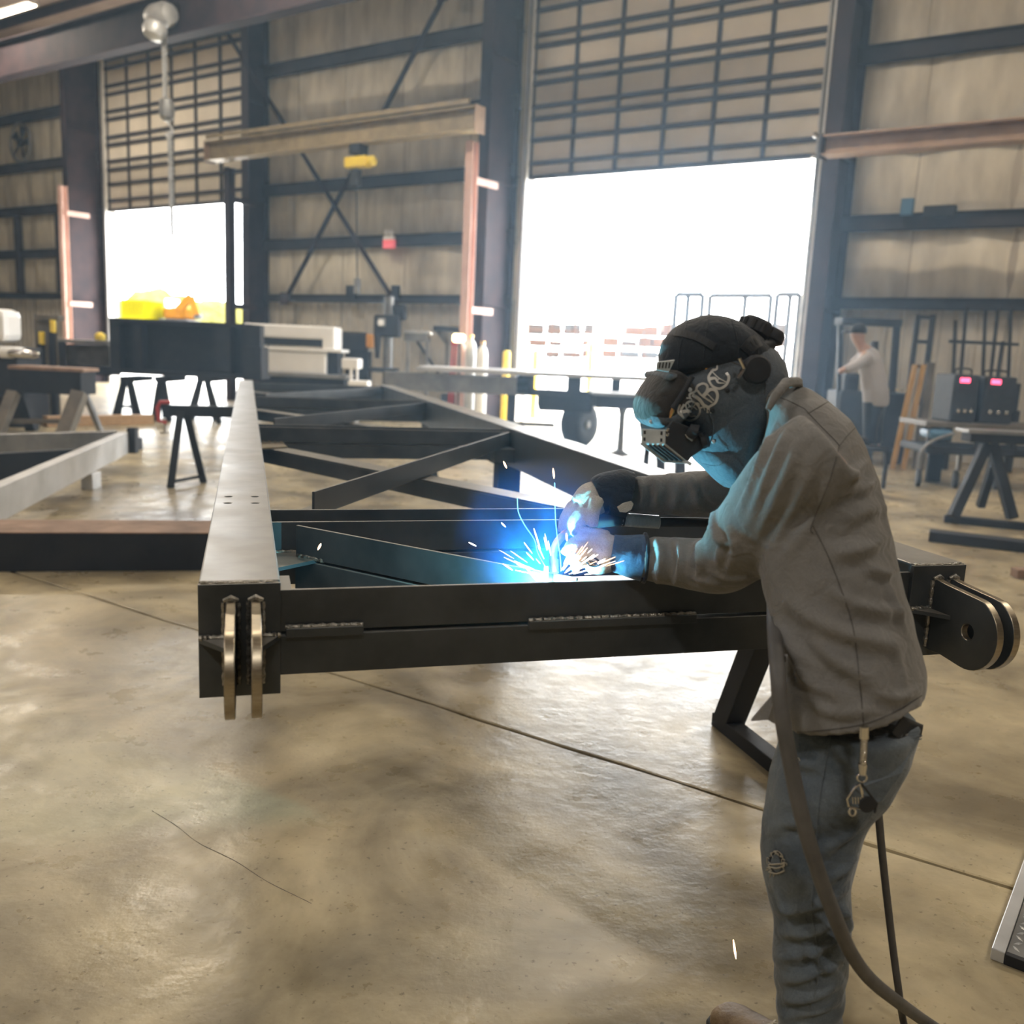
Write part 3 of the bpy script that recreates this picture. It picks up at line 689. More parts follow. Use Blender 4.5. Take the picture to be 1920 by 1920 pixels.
M['letter'] = mat('silver_lettering', (.50, .49, .46), (.58, .57, .54), rough=.45, metal=.3, scale=40)
M['lens_box'] = mat('helmet_lens_box', (.022, .022, .024), (.03, .03, .032), rough=.45, scale=30)
M['lens_cover'] = mat('lens_cover_plate', (.38, .42, .44), (.50, .54, .55), rough=.35, scale=40)

def sec(y, xl, xr, Y, k=1.3, h=(-.9, .44), tilt=0.0, p=2.2, dn=0.0):    # horizontal body section seen between pixel columns xl and xr
    c = at_y((xl + xr) / 2, y, Y); c.z -= dn
    r = (at_y(xr, y, Y) - at_y(xl, y, Y)).length / 2
    h = Vector((h[0], h[1], 0)).normalized(); l = Vector((-h.y, h.x, 0))
    r1 = r / math.sqrt(h.x ** 2 + (k * h.y) ** 2)
    e1 = Vector((h.x * math.cos(tilt), h.y * math.cos(tilt), math.sin(tilt)))
    return ell(c, e1, l, r1, r1 * k, 32, p)
def limb(mb, pts, n=18):                                             # pts: (px, py, Y, radius in metres)
    c = [tuple(at_y(x, y, Y)) + (r,) for x, y, Y, r in pts]
    s = spline(c, 6); mb.tube([Vector(q[:3]) for q in s], [float(q[3]) for q in s], n)
def ball(mb, c, r, n=10):
    mb.lathe([(max(r * math.sin(a), 1e-4), -r * math.cos(a)) for a in np.linspace(.05, math.pi - .05, n)], c, (0, 0, 1), 14)

welder = thing('person', 'welder in grey brown shirt and torn jeans bending over the steel frame with a torch', 'person', tuple(at_z(1530, 1935, 0)))

TORSO = [(1150, 1440, 1712, 1.79), (1110, 1428, 1698, 1.80), (1040, 1420, 1681, 1.82), (960, 1418, 1664, 1.84), (890, 1420, 1647, 1.86), (830, 1430, 1622, 1.88), (786, 1440, 1596, 1.89), (752, 1434, 1556, 1.90), (728, 1446, 1514, 1.92)]
HEM = [(1318, 1452, 1737, 1.76), (1260, 1452, 1735, 1.77), (1200, 1444, 1724, 1.78)]
NEAR = [(1560, 838, 1.74, .088), (1520, 872, 1.75, .094), (1455, 940, 1.81, .090), (1395, 1015, 1.89, .082), (1355, 1055, 1.945, .070), (1310, 1060, 1.99, .060), (1255, 1052, 2.03, .056), (1212, 1046, 2.055, .053)]
FAR = [(1450, 850, 2.06, .085), (1400, 890, 2.10, .072), (1345, 922, 2.14, .056), (1290, 926, 2.16, .053), (1230, 926, 2.175, .048), (1180, 926, 2.18, .044)]

# the body under the clothes: one continuous skin from head to feet
bmb = MB()
bmb.loft([sec(y, xl + 24, xr - 34, Y) for y, xl, xr, Y in HEM[1:] + TORSO[:-3]])
LEG0 = [(1500, 1466, 1606, 1.745), (1440, 1482, 1640, 1.75), (1380, 1500, 1650, 1.76), (1320, 1510, 1660, 1.76), (1250, 1500, 1670, 1.77)]
bmb.loft([sec(y, xl, xr, Y, 1.1) for y, xl, xr, Y in LEG0])
limb(bmb, [(x, y, Y, r * .72) for x, y, Y, r in NEAR] + [(1150, 1040, 2.075, .028)])
limb(bmb, [(x, y, Y, r * .72) for x, y, Y, r in FAR] + [(1130, 940, 2.17, .026)])
LEG = [(1338, 1470, 1722, 1.76), (1400, 1462, 1706, 1.76), (1460, 1446, 1672, 1.75), (1510, 1440, 1634, 1.745), (1545, 1434, 1618, 1.74), (1600, 1427, 1604, 1.74), (1650, 1433, 1592, 1.74), (1720, 1450, 1592, 1.745), (1790, 1450, 1588, 1.75), (1850, 1454, 1580, 1.755), (1905, 1457, 1576, 1.76), (1950, 1462, 1566, 1.765)]
def leg_axis(y0, shift, rk, dY):
    out = []
    for y, xl, xr, Y in LEG:
        if y >= y0:
            r = (at_y(xr, y, Y) - at_y(xl, y, Y)).length / 2 * rk; out.append((((xl + xr) / 2) + shift, y, Y + dY, min(r, .10)))
    return out
limb(bmb, leg_axis(1460, 0, .75, 0)); limb(bmb, [(x, y, Y, r) for x, y, Y, r in leg_axis(1460, -6, .72, .20)])
neck = at_y(1462, 762, 1.93); headc = at_y(1365, 700, 1.99)
bmb.tube([at_y(1520, 860, 1.87), neck + Vector((.03, -.02, -.06)), neck, (neck + headc) / 2, headc], [.06, .05, .044, .048, .064], 14); ball(bmb, headc, .088); ball(bmb, headc + Vector((-.045, 0, -.05)), .062)
body = link_world('body', remeshed(bmb, .014, 4), 'skin', welder)

# shirt: torso and sleeves as one garment with pulled folds
def add_folds(me, folds, base):                                      # folds: (pixels, width, height); raised along lines draped on the cloth
    bv = BVHTree.FromPolygons([v.co.copy() for v in me.vertices], [tuple(p.vertices) for p in me.polygons])
    n = len(me.vertices); P = np.empty(n * 3); N = np.empty(n * 3); me.vertices.foreach_get('co', P); me.vertices.foreach_get('normal', N); P = P.reshape(-1, 3); N = N.reshape(-1, 3)
    D = base(P)
    for pix, w, amp in folds:
        L_ = np.array([tuple(q) for q in drape(bv, pix, 0, 5)])
        if len(L_) < 2: continue
        lo, hi = L_.min(0) - 4 * w, L_.max(0) + 4 * w; idx = np.where(np.all((P > lo) & (P < hi), axis=1))[0]
        if not len(idx): continue
        Q = P[idx]; best = np.full(len(idx), 9.0); tt = np.zeros(len(idx)); sg = np.zeros(len(idx)); k = len(L_) - 1
        for i in range(k):
            u = L_[i + 1] - L_[i]; t = np.clip((Q - L_[i]) @ u / (u @ u + 1e-12), 0, 1); r = Q - (L_[i] + t[:, None] * u); q = np.linalg.norm(r, axis=1); m_ = q < best
            side = np.cross(u / (np.linalg.norm(u) + 1e-9), N[idx]); s_ = np.sum(r * side, axis=1)
            best = np.where(m_, q, best); tt = np.where(m_, (i + t) / k, tt); sg = np.where(m_, s_, sg)
        taper = np.sin(math.pi * np.clip(tt, .03, .97)) ** .6
        D[idx] += amp * taper * (np.exp(-(best / w) ** 2) - .55 * np.exp(-(best / w - 1.6) ** 2) * (sg > 0))
    P = P + N * D[:, None]; me.vertices.foreach_set('co', P.ravel()); me.update()
from mathutils.bvhtree import BVHTree
def bvh_of(o):
    me = o.data; X = PM[o.name]; return BVHTree.FromPolygons([X @ v.co for v in me.vertices], [tuple(p.vertices) for p in me.polygons])
def drape(bv, pix, off=.0008, k=6):                                  # pixels -> points on the surface towards the camera
    out = []
    for q in spline([(float(x), float(y)) for x, y in pix], k):
        d = Vector(ray(q[0], q[1])).normalized(); h = bv.ray_cast(Vector(CAM), d, 6)
        if h[0] is not None: out.append(h[0] - d * off)
    return out
SF = [([(1600, 925), (1640, 905), (1660, 880)], .012, .012), ([(1575, 985), (1620, 960), (1665, 950)], .014, .014), ([(1560, 1040), (1620, 1030), (1680, 1000)], .014, .012), ([(1590, 905), (1625, 870), (1648, 850)], .010, .009),
      ([(1480, 1130), (1560, 1180), (1690, 1215)], .016, .014), ([(1505, 1170), (1570, 1240), (1650, 1290)], .016, .014), ([(1470, 1200), (1510, 1270), (1580, 1310)], .014, .013), ([(1450, 1140), (1475, 1200), (1530, 1255)], .014, .012),
      ([(1560, 1110), (1620, 1140), (1700, 1150)], .013, .011), ([(1620, 1060), (1660, 1075), (1692, 1068)], .011, .010), ([(1664, 1080), (1680, 1140), (1704, 1190)], .012, .008), ([(1672, 1200), (1690, 1250), (1700, 1300)], .011, .006),
      ([(1645, 880), (1655, 940), (1668, 1010)], .012, .005), ([(1500, 1290), (1560, 1335), (1640, 1330)], .012, .010), ([(1640, 1300), (1690, 1310), (1728, 1290)], .010, .010),
      ([(1452, 800), (1420, 880), (1385, 960)], .011, .011), ([(1475, 810), (1440, 890), (1400, 990)], .011, .010), ([(1430, 790), (1402, 850), (1372, 915)], .009, .009), ([(1500, 830), (1462, 920), (1420, 1010)], .013, .010), ([(1530, 860), (1490, 950), (1440, 1040)], .013, .011), ([(1560, 890), (1525, 970), (1470, 1050)], .014, .012),
      ([(1345, 950), (1338, 980), (1352, 1010), (1372, 1020)], .009, .012), ([(1330, 985), (1350, 1020), (1346, 1060)], .010, .013), ([(1362, 985), (1378, 1025), (1366, 1070)], .010, .011), ([(1300, 1000), (1316, 1040), (1308, 1085)], .011, .016), ([(1262, 1004), (1278, 1045), (1268, 1095)], .010, .017), ([(1228, 1010), (1240, 1045), (1232, 1092)], .010, .016), ([(1330, 1070), (1370, 1085), (1420, 1080)], .011, .009), ([(1290, 1080), (1330, 1094), (1380, 1098)], .009, .007),
      ([(1196, 895), (1206, 925), (1200, 955)], .009, .012), ([(1222, 892), (1232, 925), (1226, 960)], .009, .012), ([(1256, 890), (1268, 925), (1262, 962)], .010, .011), ([(1290, 888), (1306, 925), (1312, 955)], .010, .012), ([(1318, 900), (1330, 930), (1352, 944)], .009, .010)]
smb = MB()
smb.loft([sec(y, xl, xr, Y, tilt=-.30 if y == 1318 else -.16 if y == 1260 else 0) for y, xl, xr, Y in HEM + TORSO])
limb(smb, NEAR, 22); limb(smb, FAR, 20)
shirt_me = remeshed(smb, .0080, 6, .5)
add_folds(shirt_me, SF, lambda P: .0040 * wob(P * np.array([1, 1, .55]), 22, 0, 8) + .0022 * wob(P, 55, 6, 8))
shirt = link_world('shirt', shirt_me, 'shirt', welder)
# hem band, front flap and seams that stand off the cloth
def seam(pix, r=.0016, mt='stitch', lift=.0, name='seam'):
    pts = [at_y(*p) for p in pix]; bm = bmesh.new(); return pts
sh_bvh = bvh_of(shirt)
def seam_on(bv, pix, r, mt, name, parent, off=.0005):
    p = drape(bv, pix, off)
    if len(p) < 3: return None
    m = MB(); m.tube(p, r, 6); return m.build(name, mt, parent, smooth=60)
for pix in ([(1514, 776), (1534, 764), (1556, 752), (1566, 750)], [(1508, 766), (1540, 800), (1566, 826), (1574, 836)], [(1574, 836), (1590, 816), (1606, 800)],
            [(1574, 836), (1556, 900), (1522, 985), (1524, 1000)], [(1524, 985), (1560, 1060), (1598, 1170), (1612, 1280), (1620, 1366)], [(1434, 742), (1470, 748), (1508, 766)]):
    seam_on(sh_bvh, pix, .0009, 'stitch', 'seam', shirt)
seam_on(sh_bvh, [(1474, 1374), (1540, 1370), (1618, 1358), (1680, 1334), (1728, 1304)], .0012, 'stitch', 'seam', shirt)
fp = [at_y(x, y, Y) for x, y, Y in ((1455, 1230, 1.68), (1452, 1300, 1.66), (1408, 1352, 1.66), (1440, 1350, 1.64), (1472, 1368, 1.63), (1476, 1230, 1.62))]
m = MB(); vs = [p for p in fp] + [p + Vector((.004, .012, 0)) for p in fp]; k = len(fp)
m.add(vs, [tuple(range(k)), tuple(reversed(range(k, 2 * k)))] + [(i, (i + 1) % k, k + (i + 1) % k, k + i) for i in range(k)]); m.build('shirt_tail', 'shirt', shirt)
cl = [at_y(x, y, Y) for x, y, Y in ((1440, 768, 1.80), (1452, 744, 1.80), (1474, 718, 1.83), (1496, 716, 1.88), (1500, 726, 1.94))]
m = MB(); m.tube(cl, [.006, .009, .011, .010, .007], 10); m.build('collar', 'shirt', shirt, smooth=70)

# jeans
jm = MB()
jm.loft([sec(y, xl, xr, Y, 1.15) for y, xl, xr, Y in LEG[:4]])
jm.loft([sec(y, xl, xr, Y, 1.05) for y, xl, xr, Y in LEG[2:]])
jm.loft([sec(1340, 1500, 1690, 1.80, .95), sec(1400, 1486, 1684, 1.86, .95)] + [sec(y, xl + 6, xr - 22, Y + dy, .95) for (y, xl, xr, Y), dy in zip(LEG[2:], [.15, .18] + [.20] * 12)])
JF = [([(1452, 1705), (1520, 1700), (1590, 1668)], .012, .013), ([(1456, 1752), (1530, 1742), (1596, 1700)], .013, .015), ([(1452, 1800), (1520, 1782), (1590, 1748)], .012, .013), ([(1450, 1842), (1510, 1830), (1578, 1800)], .012, .014), ([(1458, 1878), (1520, 1868), (1578, 1842)], .011, .013), ([(1456, 1908), (1520, 1898), (1574, 1880)], .010, .011),
      ([(1555, 1650), (1585, 1625), (1606, 1600)], .011, .014), ([(1545, 1600), (1580, 1570), (1612, 1548)], .012, .014), ([(1450, 1660), (1470, 1700), (1500, 1720)], .010, .010), ([(1500, 1760), (1540, 1800), (1575, 1830)], .010, .010), ([(1550, 1690), (1580, 1710), (1594, 1740)], .011, .014), ([(1440, 1560), (1480, 1545), (1530, 1550)], .011, .008), ([(1560, 1400), (1600, 1440), (1612, 1480)], .011, .009), ([(1470, 1400), (1500, 1430), (1540, 1440)], .012, .009)]
def jean_base(P):
    low = np.clip((.40 - P[:, 2]) / .3, 0, 1)
    return .003 * wob(P, 30, 2, 8) + .0018 * wob(P, 75, 9, 8) + low * .004 * np.sin(P[:, 2] * 95 + 2.2 * np.sin(P[:, 0] * 22) + 9 * P[:, 1])
jeans_me = remeshed(jm, .0080, 5, .5); add_folds(jeans_me, JF, jean_base)
jeans = link_world('jeans', jeans_me, 'denim', welder)
j_bvh = bvh_of(jeans)
for pix in ([(1560, 1378), (1546, 1440), (1534, 1520), (1530, 1600), (1522, 1700), (1530, 1760), (1534, 1830), (1520, 1890)],):
    seam_on(j_bvh, pix, .0016, 'denim', 'seam', jeans, .0008)
# drooping back pocket
pk = []
for x, y in ((1616, 1362), (1640, 1378), (1690, 1376), (1729, 1368), (1722, 1394), (1690, 1450), (1654, 1508), (1636, 1508), (1604, 1480)):
    d_ = Vector(ray(x, y)).normalized(); h_ = j_bvh.ray_cast(Vector(CAM), d_, 6)
    pk.append(h_[0] - d_ * .012 if h_[0] is not None else at_y(x, y, 1.66))
m = MB(); k = len(pk); m.add(pk + [p + Vector((.01, .045, 0)) for p in pk], [tuple(range(k)), tuple(reversed(range(k, 2 * k)))] + [(i, (i + 1) % k, k + (i + 1) % k, k + i) for i in range(k)])
pocket = m.build('pocket', 'denim', jeans, bevel=.006)
for dy in (10, 16):
    m = MB(); m.tube([q + Vector((0, -.003, -dy * .0011)) for q in pk[:4]], .0014, 6); m.build('stitching', 'denim', pocket)
# torn places with frayed threads
def rip(cx, cy, w, h, seed):
    rg = random.Random(seed); pix = [(cx + w * math.cos(a) * rg.uniform(.8, 1.1), cy + h * math.sin(a) * rg.uniform(.8, 1.1)) for a in np.linspace(0, 2 * math.pi, 14, endpoint=False)]
    pts = []
    for x, y in pix:
        d = Vector(ray(x, y)).normalized(); hh = j_bvh.ray_cast(Vector(CAM), d, 6)
        if hh[0] is not None: pts.append(hh[0] - d * .0015)
    if len(pts) < 5: return
    m = MB(); m.add(pts + [p + Vector((0, .004, 0)) for p in pts], [tuple(range(len(pts))), tuple(reversed(range(len(pts), 2 * len(pts))))] + [(i, (i + 1) % len(pts), len(pts) + (i + 1) % len(pts), len(pts) + i) for i in range(len(pts))])
    o = m.build('tear', 'denim_hole', jeans)
    f = MB()
    for i in range(26):
        a = rg.uniform(0, 6.28); x, y = cx + w * math.cos(a), cy + h * math.sin(a); L_ = rg.uniform(3, 9)
        q = drape(j_bvh, [(x, y), (x + rg.uniform(-5, 5), y + rg.uniform(-2, 5)), (x + rg.uniform(-7, 7), y + L_)], .003, 2)
        if len(q) > 2: f.tube(q, .0009, 4)
    for yy in (cy + h * .15, cy + h * .3, cy + h * .75):
        q = drape(j_bvh, [(cx - w, yy), (cx, yy + rg.uniform(-3, 4)), (cx + w, yy - 2)], .003, 3)
        if len(q) > 2: f.tube(q, .0014, 4)
    if f.v: f.build('frayed_thread', 'denim_fray', o)
rip(1456, 1618, 15, 22, 4); rip(1490, 1440, 7, 20, 8)

# boot of the forward foot
bt = MB(); to = at_z(1340, 1922, 0); an = at_y(1512, 1950, 1.765); an.z = 0; d = (to - an).normalized(); sd = Vector((-d.y, d.x, 0))
hl = to - d * .297
prof = [(-.02, .075, .036), (.05, .11, .042), (.10, .10, .043), (.15, .085, .046), (.20, .068, .050), (.245, .060, .050), (.28, .048, .042), (.297, .030, .020)]
bt.loft([ell(hl + d * s + Vector((0, 0, .02 + hgt / 2)), sd, (0, 0, 1), w, hgt / 2 + .004, 20, 2.6) for s, hgt, w in prof]); bt.tube([hl + d * .045 + Vector((0, 0, .05)), hl + d * .03 + Vector((0, 0, .20))], [.05, .052], 16)
boot = link_world('boot', remeshed(bt, .007, 5, .5, lambda P, N: .0012 * wob(P, 80, 3, 8)), 'boot', welder)
sl = MB(); sl.prism([(-.03, -.035), (.05, -.042), (.16, -.045), (.24, -.050), (.30, -.03), (.31, 0), (.30, .03), (.24, .050), (.16, .045), (.05, .042), (-.03, .035)], hl + Vector((0, 0, .001)), d, sd, (0, 0, .026)); sl.build('sole', 'rubber', boot, bevel=.004)
lc = MB()
for i in range(5):
    s = .085 + .024 * i; z = .145 - .017 * i
    for g in (-1, 1): lc.tube([hl + d * (s - .01) + sd * (.026 * g) + Vector((0, 0, z)), hl + d * s + Vector((0, 0, z + .010)), hl + d * (s + .012) - sd * (.026 * g) + Vector((0, 0, z - .004))], .0032, 6)
lc.build('laces', 'denim_fray', boot)
an2 = at_y(1506, 1950, 1.965); an2.z = 0; d2 = Vector((.42, .90, 0)).normalized(); s2 = Vector((-d2.y, d2.x, 0)); h2 = an2 - d2 * .05 + Vector((.02, 0, 0))
bt2 = MB(); bt2.loft([ell(h2 + d2 * s + Vector((0, 0, .02 + hgt / 2)), s2, (0, 0, 1), w, hgt / 2 + .004, 20, 2.6) for s, hgt, w in prof]); bt2.tube([h2 + d2 * .045 + Vector((0, 0, .05)), h2 + d2 * .03 + Vector((0, 0, .20))], [.05, .052], 16)
b2 = link_world('boot', remeshed(bt2, .010, 4), 'boot', welder)
sl = MB(); sl.prism([(-.03, -.035), (.05, -.042), (.16, -.045), (.24, -.050), (.30, -.03), (.31, 0), (.30, .03), (.24, .050), (.16, .045), (.05, .042), (-.03, .035)], h2 + Vector((0, 0, .001)), d2, s2, (0, 0, .026)); sl.build('sole', 'rubber', b2, bevel=.004)

# gloves: palm, four fingers and a thumb each, closed on what they hold
def fingers(mb, lst):
    for f in lst: limb(mb, f, 10)
gl = MB()
limb(gl, [(1152, 1036, 2.065, .040), (1128, 1034, 2.070, .043), (1105, 1032, 2.080, .037)], 16); limb(gl, [(1140, 1050, 2.050, .030), (1118, 1056, 2.050, .028), (1102, 1054, 2.060, .020)], 12)
fingers(gl, [[(1112, 1012, 2.080, .014), (1090, 1010, 2.085, .0125), (1072, 1018, 2.090, .0115), (1062, 1030, 2.090, .010)],
             [(1108, 1026, 2.060, .014), (1084, 1023, 2.060, .0130), (1066, 1028, 2.065, .0120), (1056, 1038, 2.070, .010)],
             [(1108, 1042, 2.045, .014), (1086, 1040, 2.040, .0125), (1072, 1046, 2.045, .0115), (1064, 1054, 2.050, .010)],
             [(1106, 1056, 2.035, .013), (1090, 1057, 2.030, .0115), (1080, 1064, 2.035, .0105), (1076, 1070, 2.040, .009)],
             [(1140, 1008, 2.090, .016), (1118, 1000, 2.100, .0145), (1096, 996, 2.105, .013), (1080, 992, 2.110, .011)]])
g1 = link_world('glove', remeshed(gl, .0042, 4, .5, lambda P, N: .0009 * wob(P, 140, 4, 8)), 'glove', welder); tag(g1, 'pale leather welding glove lit by the arc')
cf = MB(); limb(cf, [(1206, 1046, 2.057, .055), (1185, 1043, 2.059, .051), (1162, 1039, 2.061, .045), (1146, 1036, 2.063, .0425)], 22); cu = cf.build('cuff', 'cuff', g1, smooth=60)
tr = MB(); tr.tube([at_y(1208, 1046, 2.057) + Vector((0, math.cos(a) * .056, math.sin(a) * .056)) for a in np.linspace(0, 2 * math.pi, 25)], .0045, 6, caps=False); tr.build('cuff_trim', 'cuff_dark', g1, smooth=60)
gb = bvh_of(g1)
em = MB(); p = drape(gb, [(1112 + 13 * math.cos(a), 1054 + 8 * math.sin(a) + 3 * math.cos(a)) for a in np.linspace(0, 2 * math.pi, 20)], .0012, 2)
if len(p) > 6: em.tube(p, .0022, 5)
for k in range(3):
    p = drape(gb, [(1105 + 4 * k, 1050 + k), (1108 + 5 * k, 1055 + k), (1112 + 5 * k, 1058 + k)], .0012, 2)
    if len(p) > 2: em.tube(p, .0016, 5)
if em.v: em.build('emblem', 'cuff_dark', g1)
gr_ = MB()
limb(gr_, [(1128, 930, 2.170, .040), (1108, 938, 2.170, .043), (1090, 955, 2.160, .036)], 16)
fingers(gr_, [[(1094, 936, 2.190, .016), (1072, 950, 2.190, .0145), (1058, 974, 2.180, .013), (1054, 998, 2.170, .012)],
              [(1092, 944, 2.165, .016), (1070, 962, 2.160, .0145), (1060, 984, 2.150, .013), (1066, 1002, 2.150, .0115)],
              [(1096, 952, 2.140, .015), (1078, 970, 2.130, .014), (1072, 990, 2.125, .0125), (1082, 1002, 2.130, .011)],
              [(1102, 958, 2.120, .014), (1090, 976, 2.110, .0125), (1088, 992, 2.110, .0115), (1098, 1000, 2.115, .010)],
              [(1120, 936, 2.125, .018), (1114, 956, 2.105, .0160), (1112, 974, 2.100, .0145), (1113, 988, 2.100, .012)]])
g2 = link_world('glove', remeshed(gr_, .0046, 4, .5, lambda P, N: .0009 * wob(P, 140, 4, 8)), 'glove', welder); tag(g2, 'tan welding glove with dark cuff gripping the torch')
cf = MB(); limb(cf, [(1180, 930, 2.175, .058), (1160, 926, 2.175, .060), (1136, 924, 2.172, .050), (1120, 930, 2.170, .044)], 22); cf.build('cuff', 'cuff_dark', g2, smooth=60)
cp = MB(); pts = [at_y(x, y, 2.11) for x, y in ((1158, 952), (1168, 944), (1184, 940), (1188, 945), (1184, 955), (1174, 961), (1162, 960))]; k = len(pts)
cp.add(pts + [p + Vector((0, .012, 0)) for p in pts], [tuple(range(k)), tuple(reversed(range(k, 2 * k)))] + [(i, (i + 1) % k, k + (i + 1) % k, k + i) for i in range(k)]); cp.build('cuff_patch', 'glove', g2)
# ------------------------------------------------------------------ welding helmet: leather hood, cap crown, brim, lens box, headgear
HY = 1.99
LAT = Vector((.16, -.987, 0)).normalized()                           # sideways from the helmet's middle plane towards the camera
HP = at_y(1340, 760, HY)
def hp(x, y): return at_plane(x, y, HP, np.array(LAT))               # pixel -> point on the helmet's middle plane
def hpo(x, y, l): return at_plane(x, y, HP + LAT * l, np.array(LAT))       # pixel -> point l metres nearer the camera
def inflate(mb, outline, cpx, w, e=.5, rings=9, k=72, flat=3.0, base=0.0):
    """closed pillow: the outline on the middle plane, half thickness w in the middle, rounded to the edge"""
    o = spline(list(outline) + [outline[0]], 6)[:-1]; L_ = [0.0]
    for i in range(len(o)): L_.append(L_[-1] + float(np.hypot(*(o[(i + 1) % len(o)] - o[i]))))
    pts = []
    for j in range(k):
        s = L_[-1] * j / k; i = max(q for q in range(len(o)) if L_[q] <= s); t = (s - L_[i]) / (L_[i + 1] - L_[i] + 1e-9); pts.append(o[i] * (1 - t) + o[(i + 1) % len(o)] * t)
    c = np.array(cpx, float); sl = []
    ss = [1 - (1 - q) ** 2 if False else q for q in np.sin(np.linspace(.06, math.pi / 2, rings))]
    for sg in (1, -1):
        for s in (ss if sg == 1 else list(reversed(ss))[1:]):
            h = w * (1 - s ** flat) ** e * sg + base; sl.append([hp(*(c + (p - c) * s)) + LAT * h for p in pts])
    mb.loft(sl)
helmet = thing('welding_helmet', 'dark leather welding hood with silver letters and raised lens box on the welder', 'helmet', tuple(HP))
HOOD = [(1262, 700), (1290, 668), (1340, 640), (1400, 634), (1440, 650), (1462, 680), (1469, 715), (1470, 744), (1462, 776), (1442, 806), (1408, 842), (1380, 886), (1366, 910), (1352, 898), (1326, 874), (1306, 852), (1290, 815), (1272, 790), (1258, 765), (1252, 730)]
HC = (1372, 742); HW, HE, HF = .108, .5, 3.2
m = MB(); inflate(m, HOOD, HC, HW, HE, 10, 96, HF); hood = m.build('hood', 'leather', helmet, smooth=70)
def back_of(o): return bvh_of(o)
hb = bvh_of(hood)
CAP = [(1238, 668), (1246, 640), (1268, 614), (1296, 598), (1330, 590), (1366, 596), (1398, 612), (1424, 634), (1440, 660), (1420, 690), (1370, 700), (1310, 704), (1264, 706), (1240, 696)]
m = MB(); inflate(m, CAP, (1338, 656), .100, .5, 9, 80, 2.4); cap = m.build('cap_crown', 'navy', helmet, smooth=70)
cb = bvh_of(cap)
for px in ([(1330, 590), (1322, 640), (1316, 700)], [(1290, 602), (1276, 650), (1270, 704)], [(1372, 600), (1384, 650), (1380, 698)]): seam_on(cb, px, .0016, 'navy', 'seam', cap, .0002)
BRIM = [(1236, 694), (1258, 690), (1284, 712), (1290, 742), (1276, 772), (1256, 790), (1234, 802), (1214, 798), (1201, 784), (1197, 764), (1204, 740), (1220, 714)]
m = MB(); inflate(m, BRIM, (1244, 746), .098, .42, 8, 64, 4.0); br = m.build('brim', 'brim', helmet, smooth=60)
bb = bvh_of(br)
UB = [(1200, 776), (1214, 778), (1236, 770), (1256, 754), (1272, 748), (1280, 764), (1264, 784), (1240, 802), (1216, 799), (1204, 790)]
m = MB(); inflate(m, UB, (1238, 778), .1005, .42, 7, 60, 4.0); ub = m.build('brim_rim', 'leather', br, smooth=60)
ubb = bvh_of(ub)
# neck bib hanging from the hood
BIB = [(1300, 842), (1330, 812), (1376, 802), (1424, 800), (1412, 850), (1388, 892), (1366, 914), (1348, 904), (1322, 878), (1306, 862)]
m = MB(); inflate(m, BIB, (1352, 858), .085, .5, 7, 60, 3.0); bib = m.build('neck_bib', 'leather', helmet, smooth=60)
seam_on(bvh_of(bib), [(1318, 870), (1350, 872), (1384, 842), (1402, 812)], .0018, 'leather', 'seam', bib, .0005)
seam_on(hb, [(1330, 664), (1400, 690), (1432, 712), (1434, 740)], .0012, 'stitch', 'seam', hood, .0005)
seam_on(hb, [(1328, 768), (1336, 790), (1336, 812), (1328, 840)], .0016, 'leather', 'seam', hood, .0008)
# slotted headgear straps
def strap_on(bv, pix, wpx, name, mt, slots=0):
    n = 14; sp = spline([(float(a), float(b)) for a, b in pix], 5); up, lo = [], []
    for i, q in enumerate(sp):
        t = np.array(sp[min(i + 1, len(sp) - 1)]) - np.array(sp[max(i - 1, 0)]); t = t / (np.hypot(*t) + 1e-9); nrm = np.array([-t[1], t[0]]) * wpx / 2
        for lst, s in ((up, 1), (lo, -1)):
            d = Vector(ray(*(q + nrm * s))).normalized(); h = bv.ray_cast(Vector(CAM), d, 6); lst.append((h[0] - d * .005) if h[0] is not None else None)
    ok = [i for i in range(len(sp)) if up[i] is not None and lo[i] is not None]
    if len(ok) < 3: return
    m = MB(); ins = Vector((-.0, .0, 0)) - LAT * .004
    m.loft([[up[i], lo[i], lo[i] + ins, up[i] + ins] for i in ok]); o = m.build(name, mt, helmet)
    if slots:
        s = MB()
        for j in range(slots):
            i = ok[int(1 + (len(ok) - 3) * (j + .5) / slots)]; a, b = up[i] * .78 + lo[i] * .22, up[i] * .22 + lo[i] * .78; t = (up[min(i + 1, len(up) - 1)] - up[i]).normalized() * .0028
            s.add([a - t + LAT * .0012, a + t + LAT * .0012, b + t + LAT * .0012, b - t + LAT * .0012, a - t - LAT * .002, a + t - LAT * .002, b + t - LAT * .002, b - t - LAT * .002], [(0, 1, 2, 3), (7, 6, 5, 4), (0, 4, 5, 1), (1, 5, 6, 2), (2, 6, 7, 3), (3, 7, 4, 0)])
        s.build('slot', 'rubber', o)
    return o
strap_on(cb, [(1264, 622), (1288, 626), (1312, 634), (1340, 650)], 14, 'headgear_strap', 'plastic', 7)
strap_on(bb, [(1236, 686), (1262, 686), (1284, 694)], 18, 'headgear_strap', 'plastic', 0)
strap_on(cb, [(1398, 660), (1412, 644), (1424, 636)], 26, 'headgear_strap', 'plastic', 3)
m = MB(); pts = [(1231, 678), (1266, 674), (1260, 686), (1254, 698), (1230, 694)]
a = [hpo(*p, .098) for p in pts]; b = [hpo(*p, .07) for p in pts]; m.add(a + b, [(0, 1, 2, 3, 4), (9, 8, 7, 6, 5)] + [(i, (i + 1) % 5, 5 + (i + 1) % 5, 5 + i) for i in range(5)]); tab = m.build('strap_buckle', 'lens_cover', helmet, bevel=.002)
s = MB()
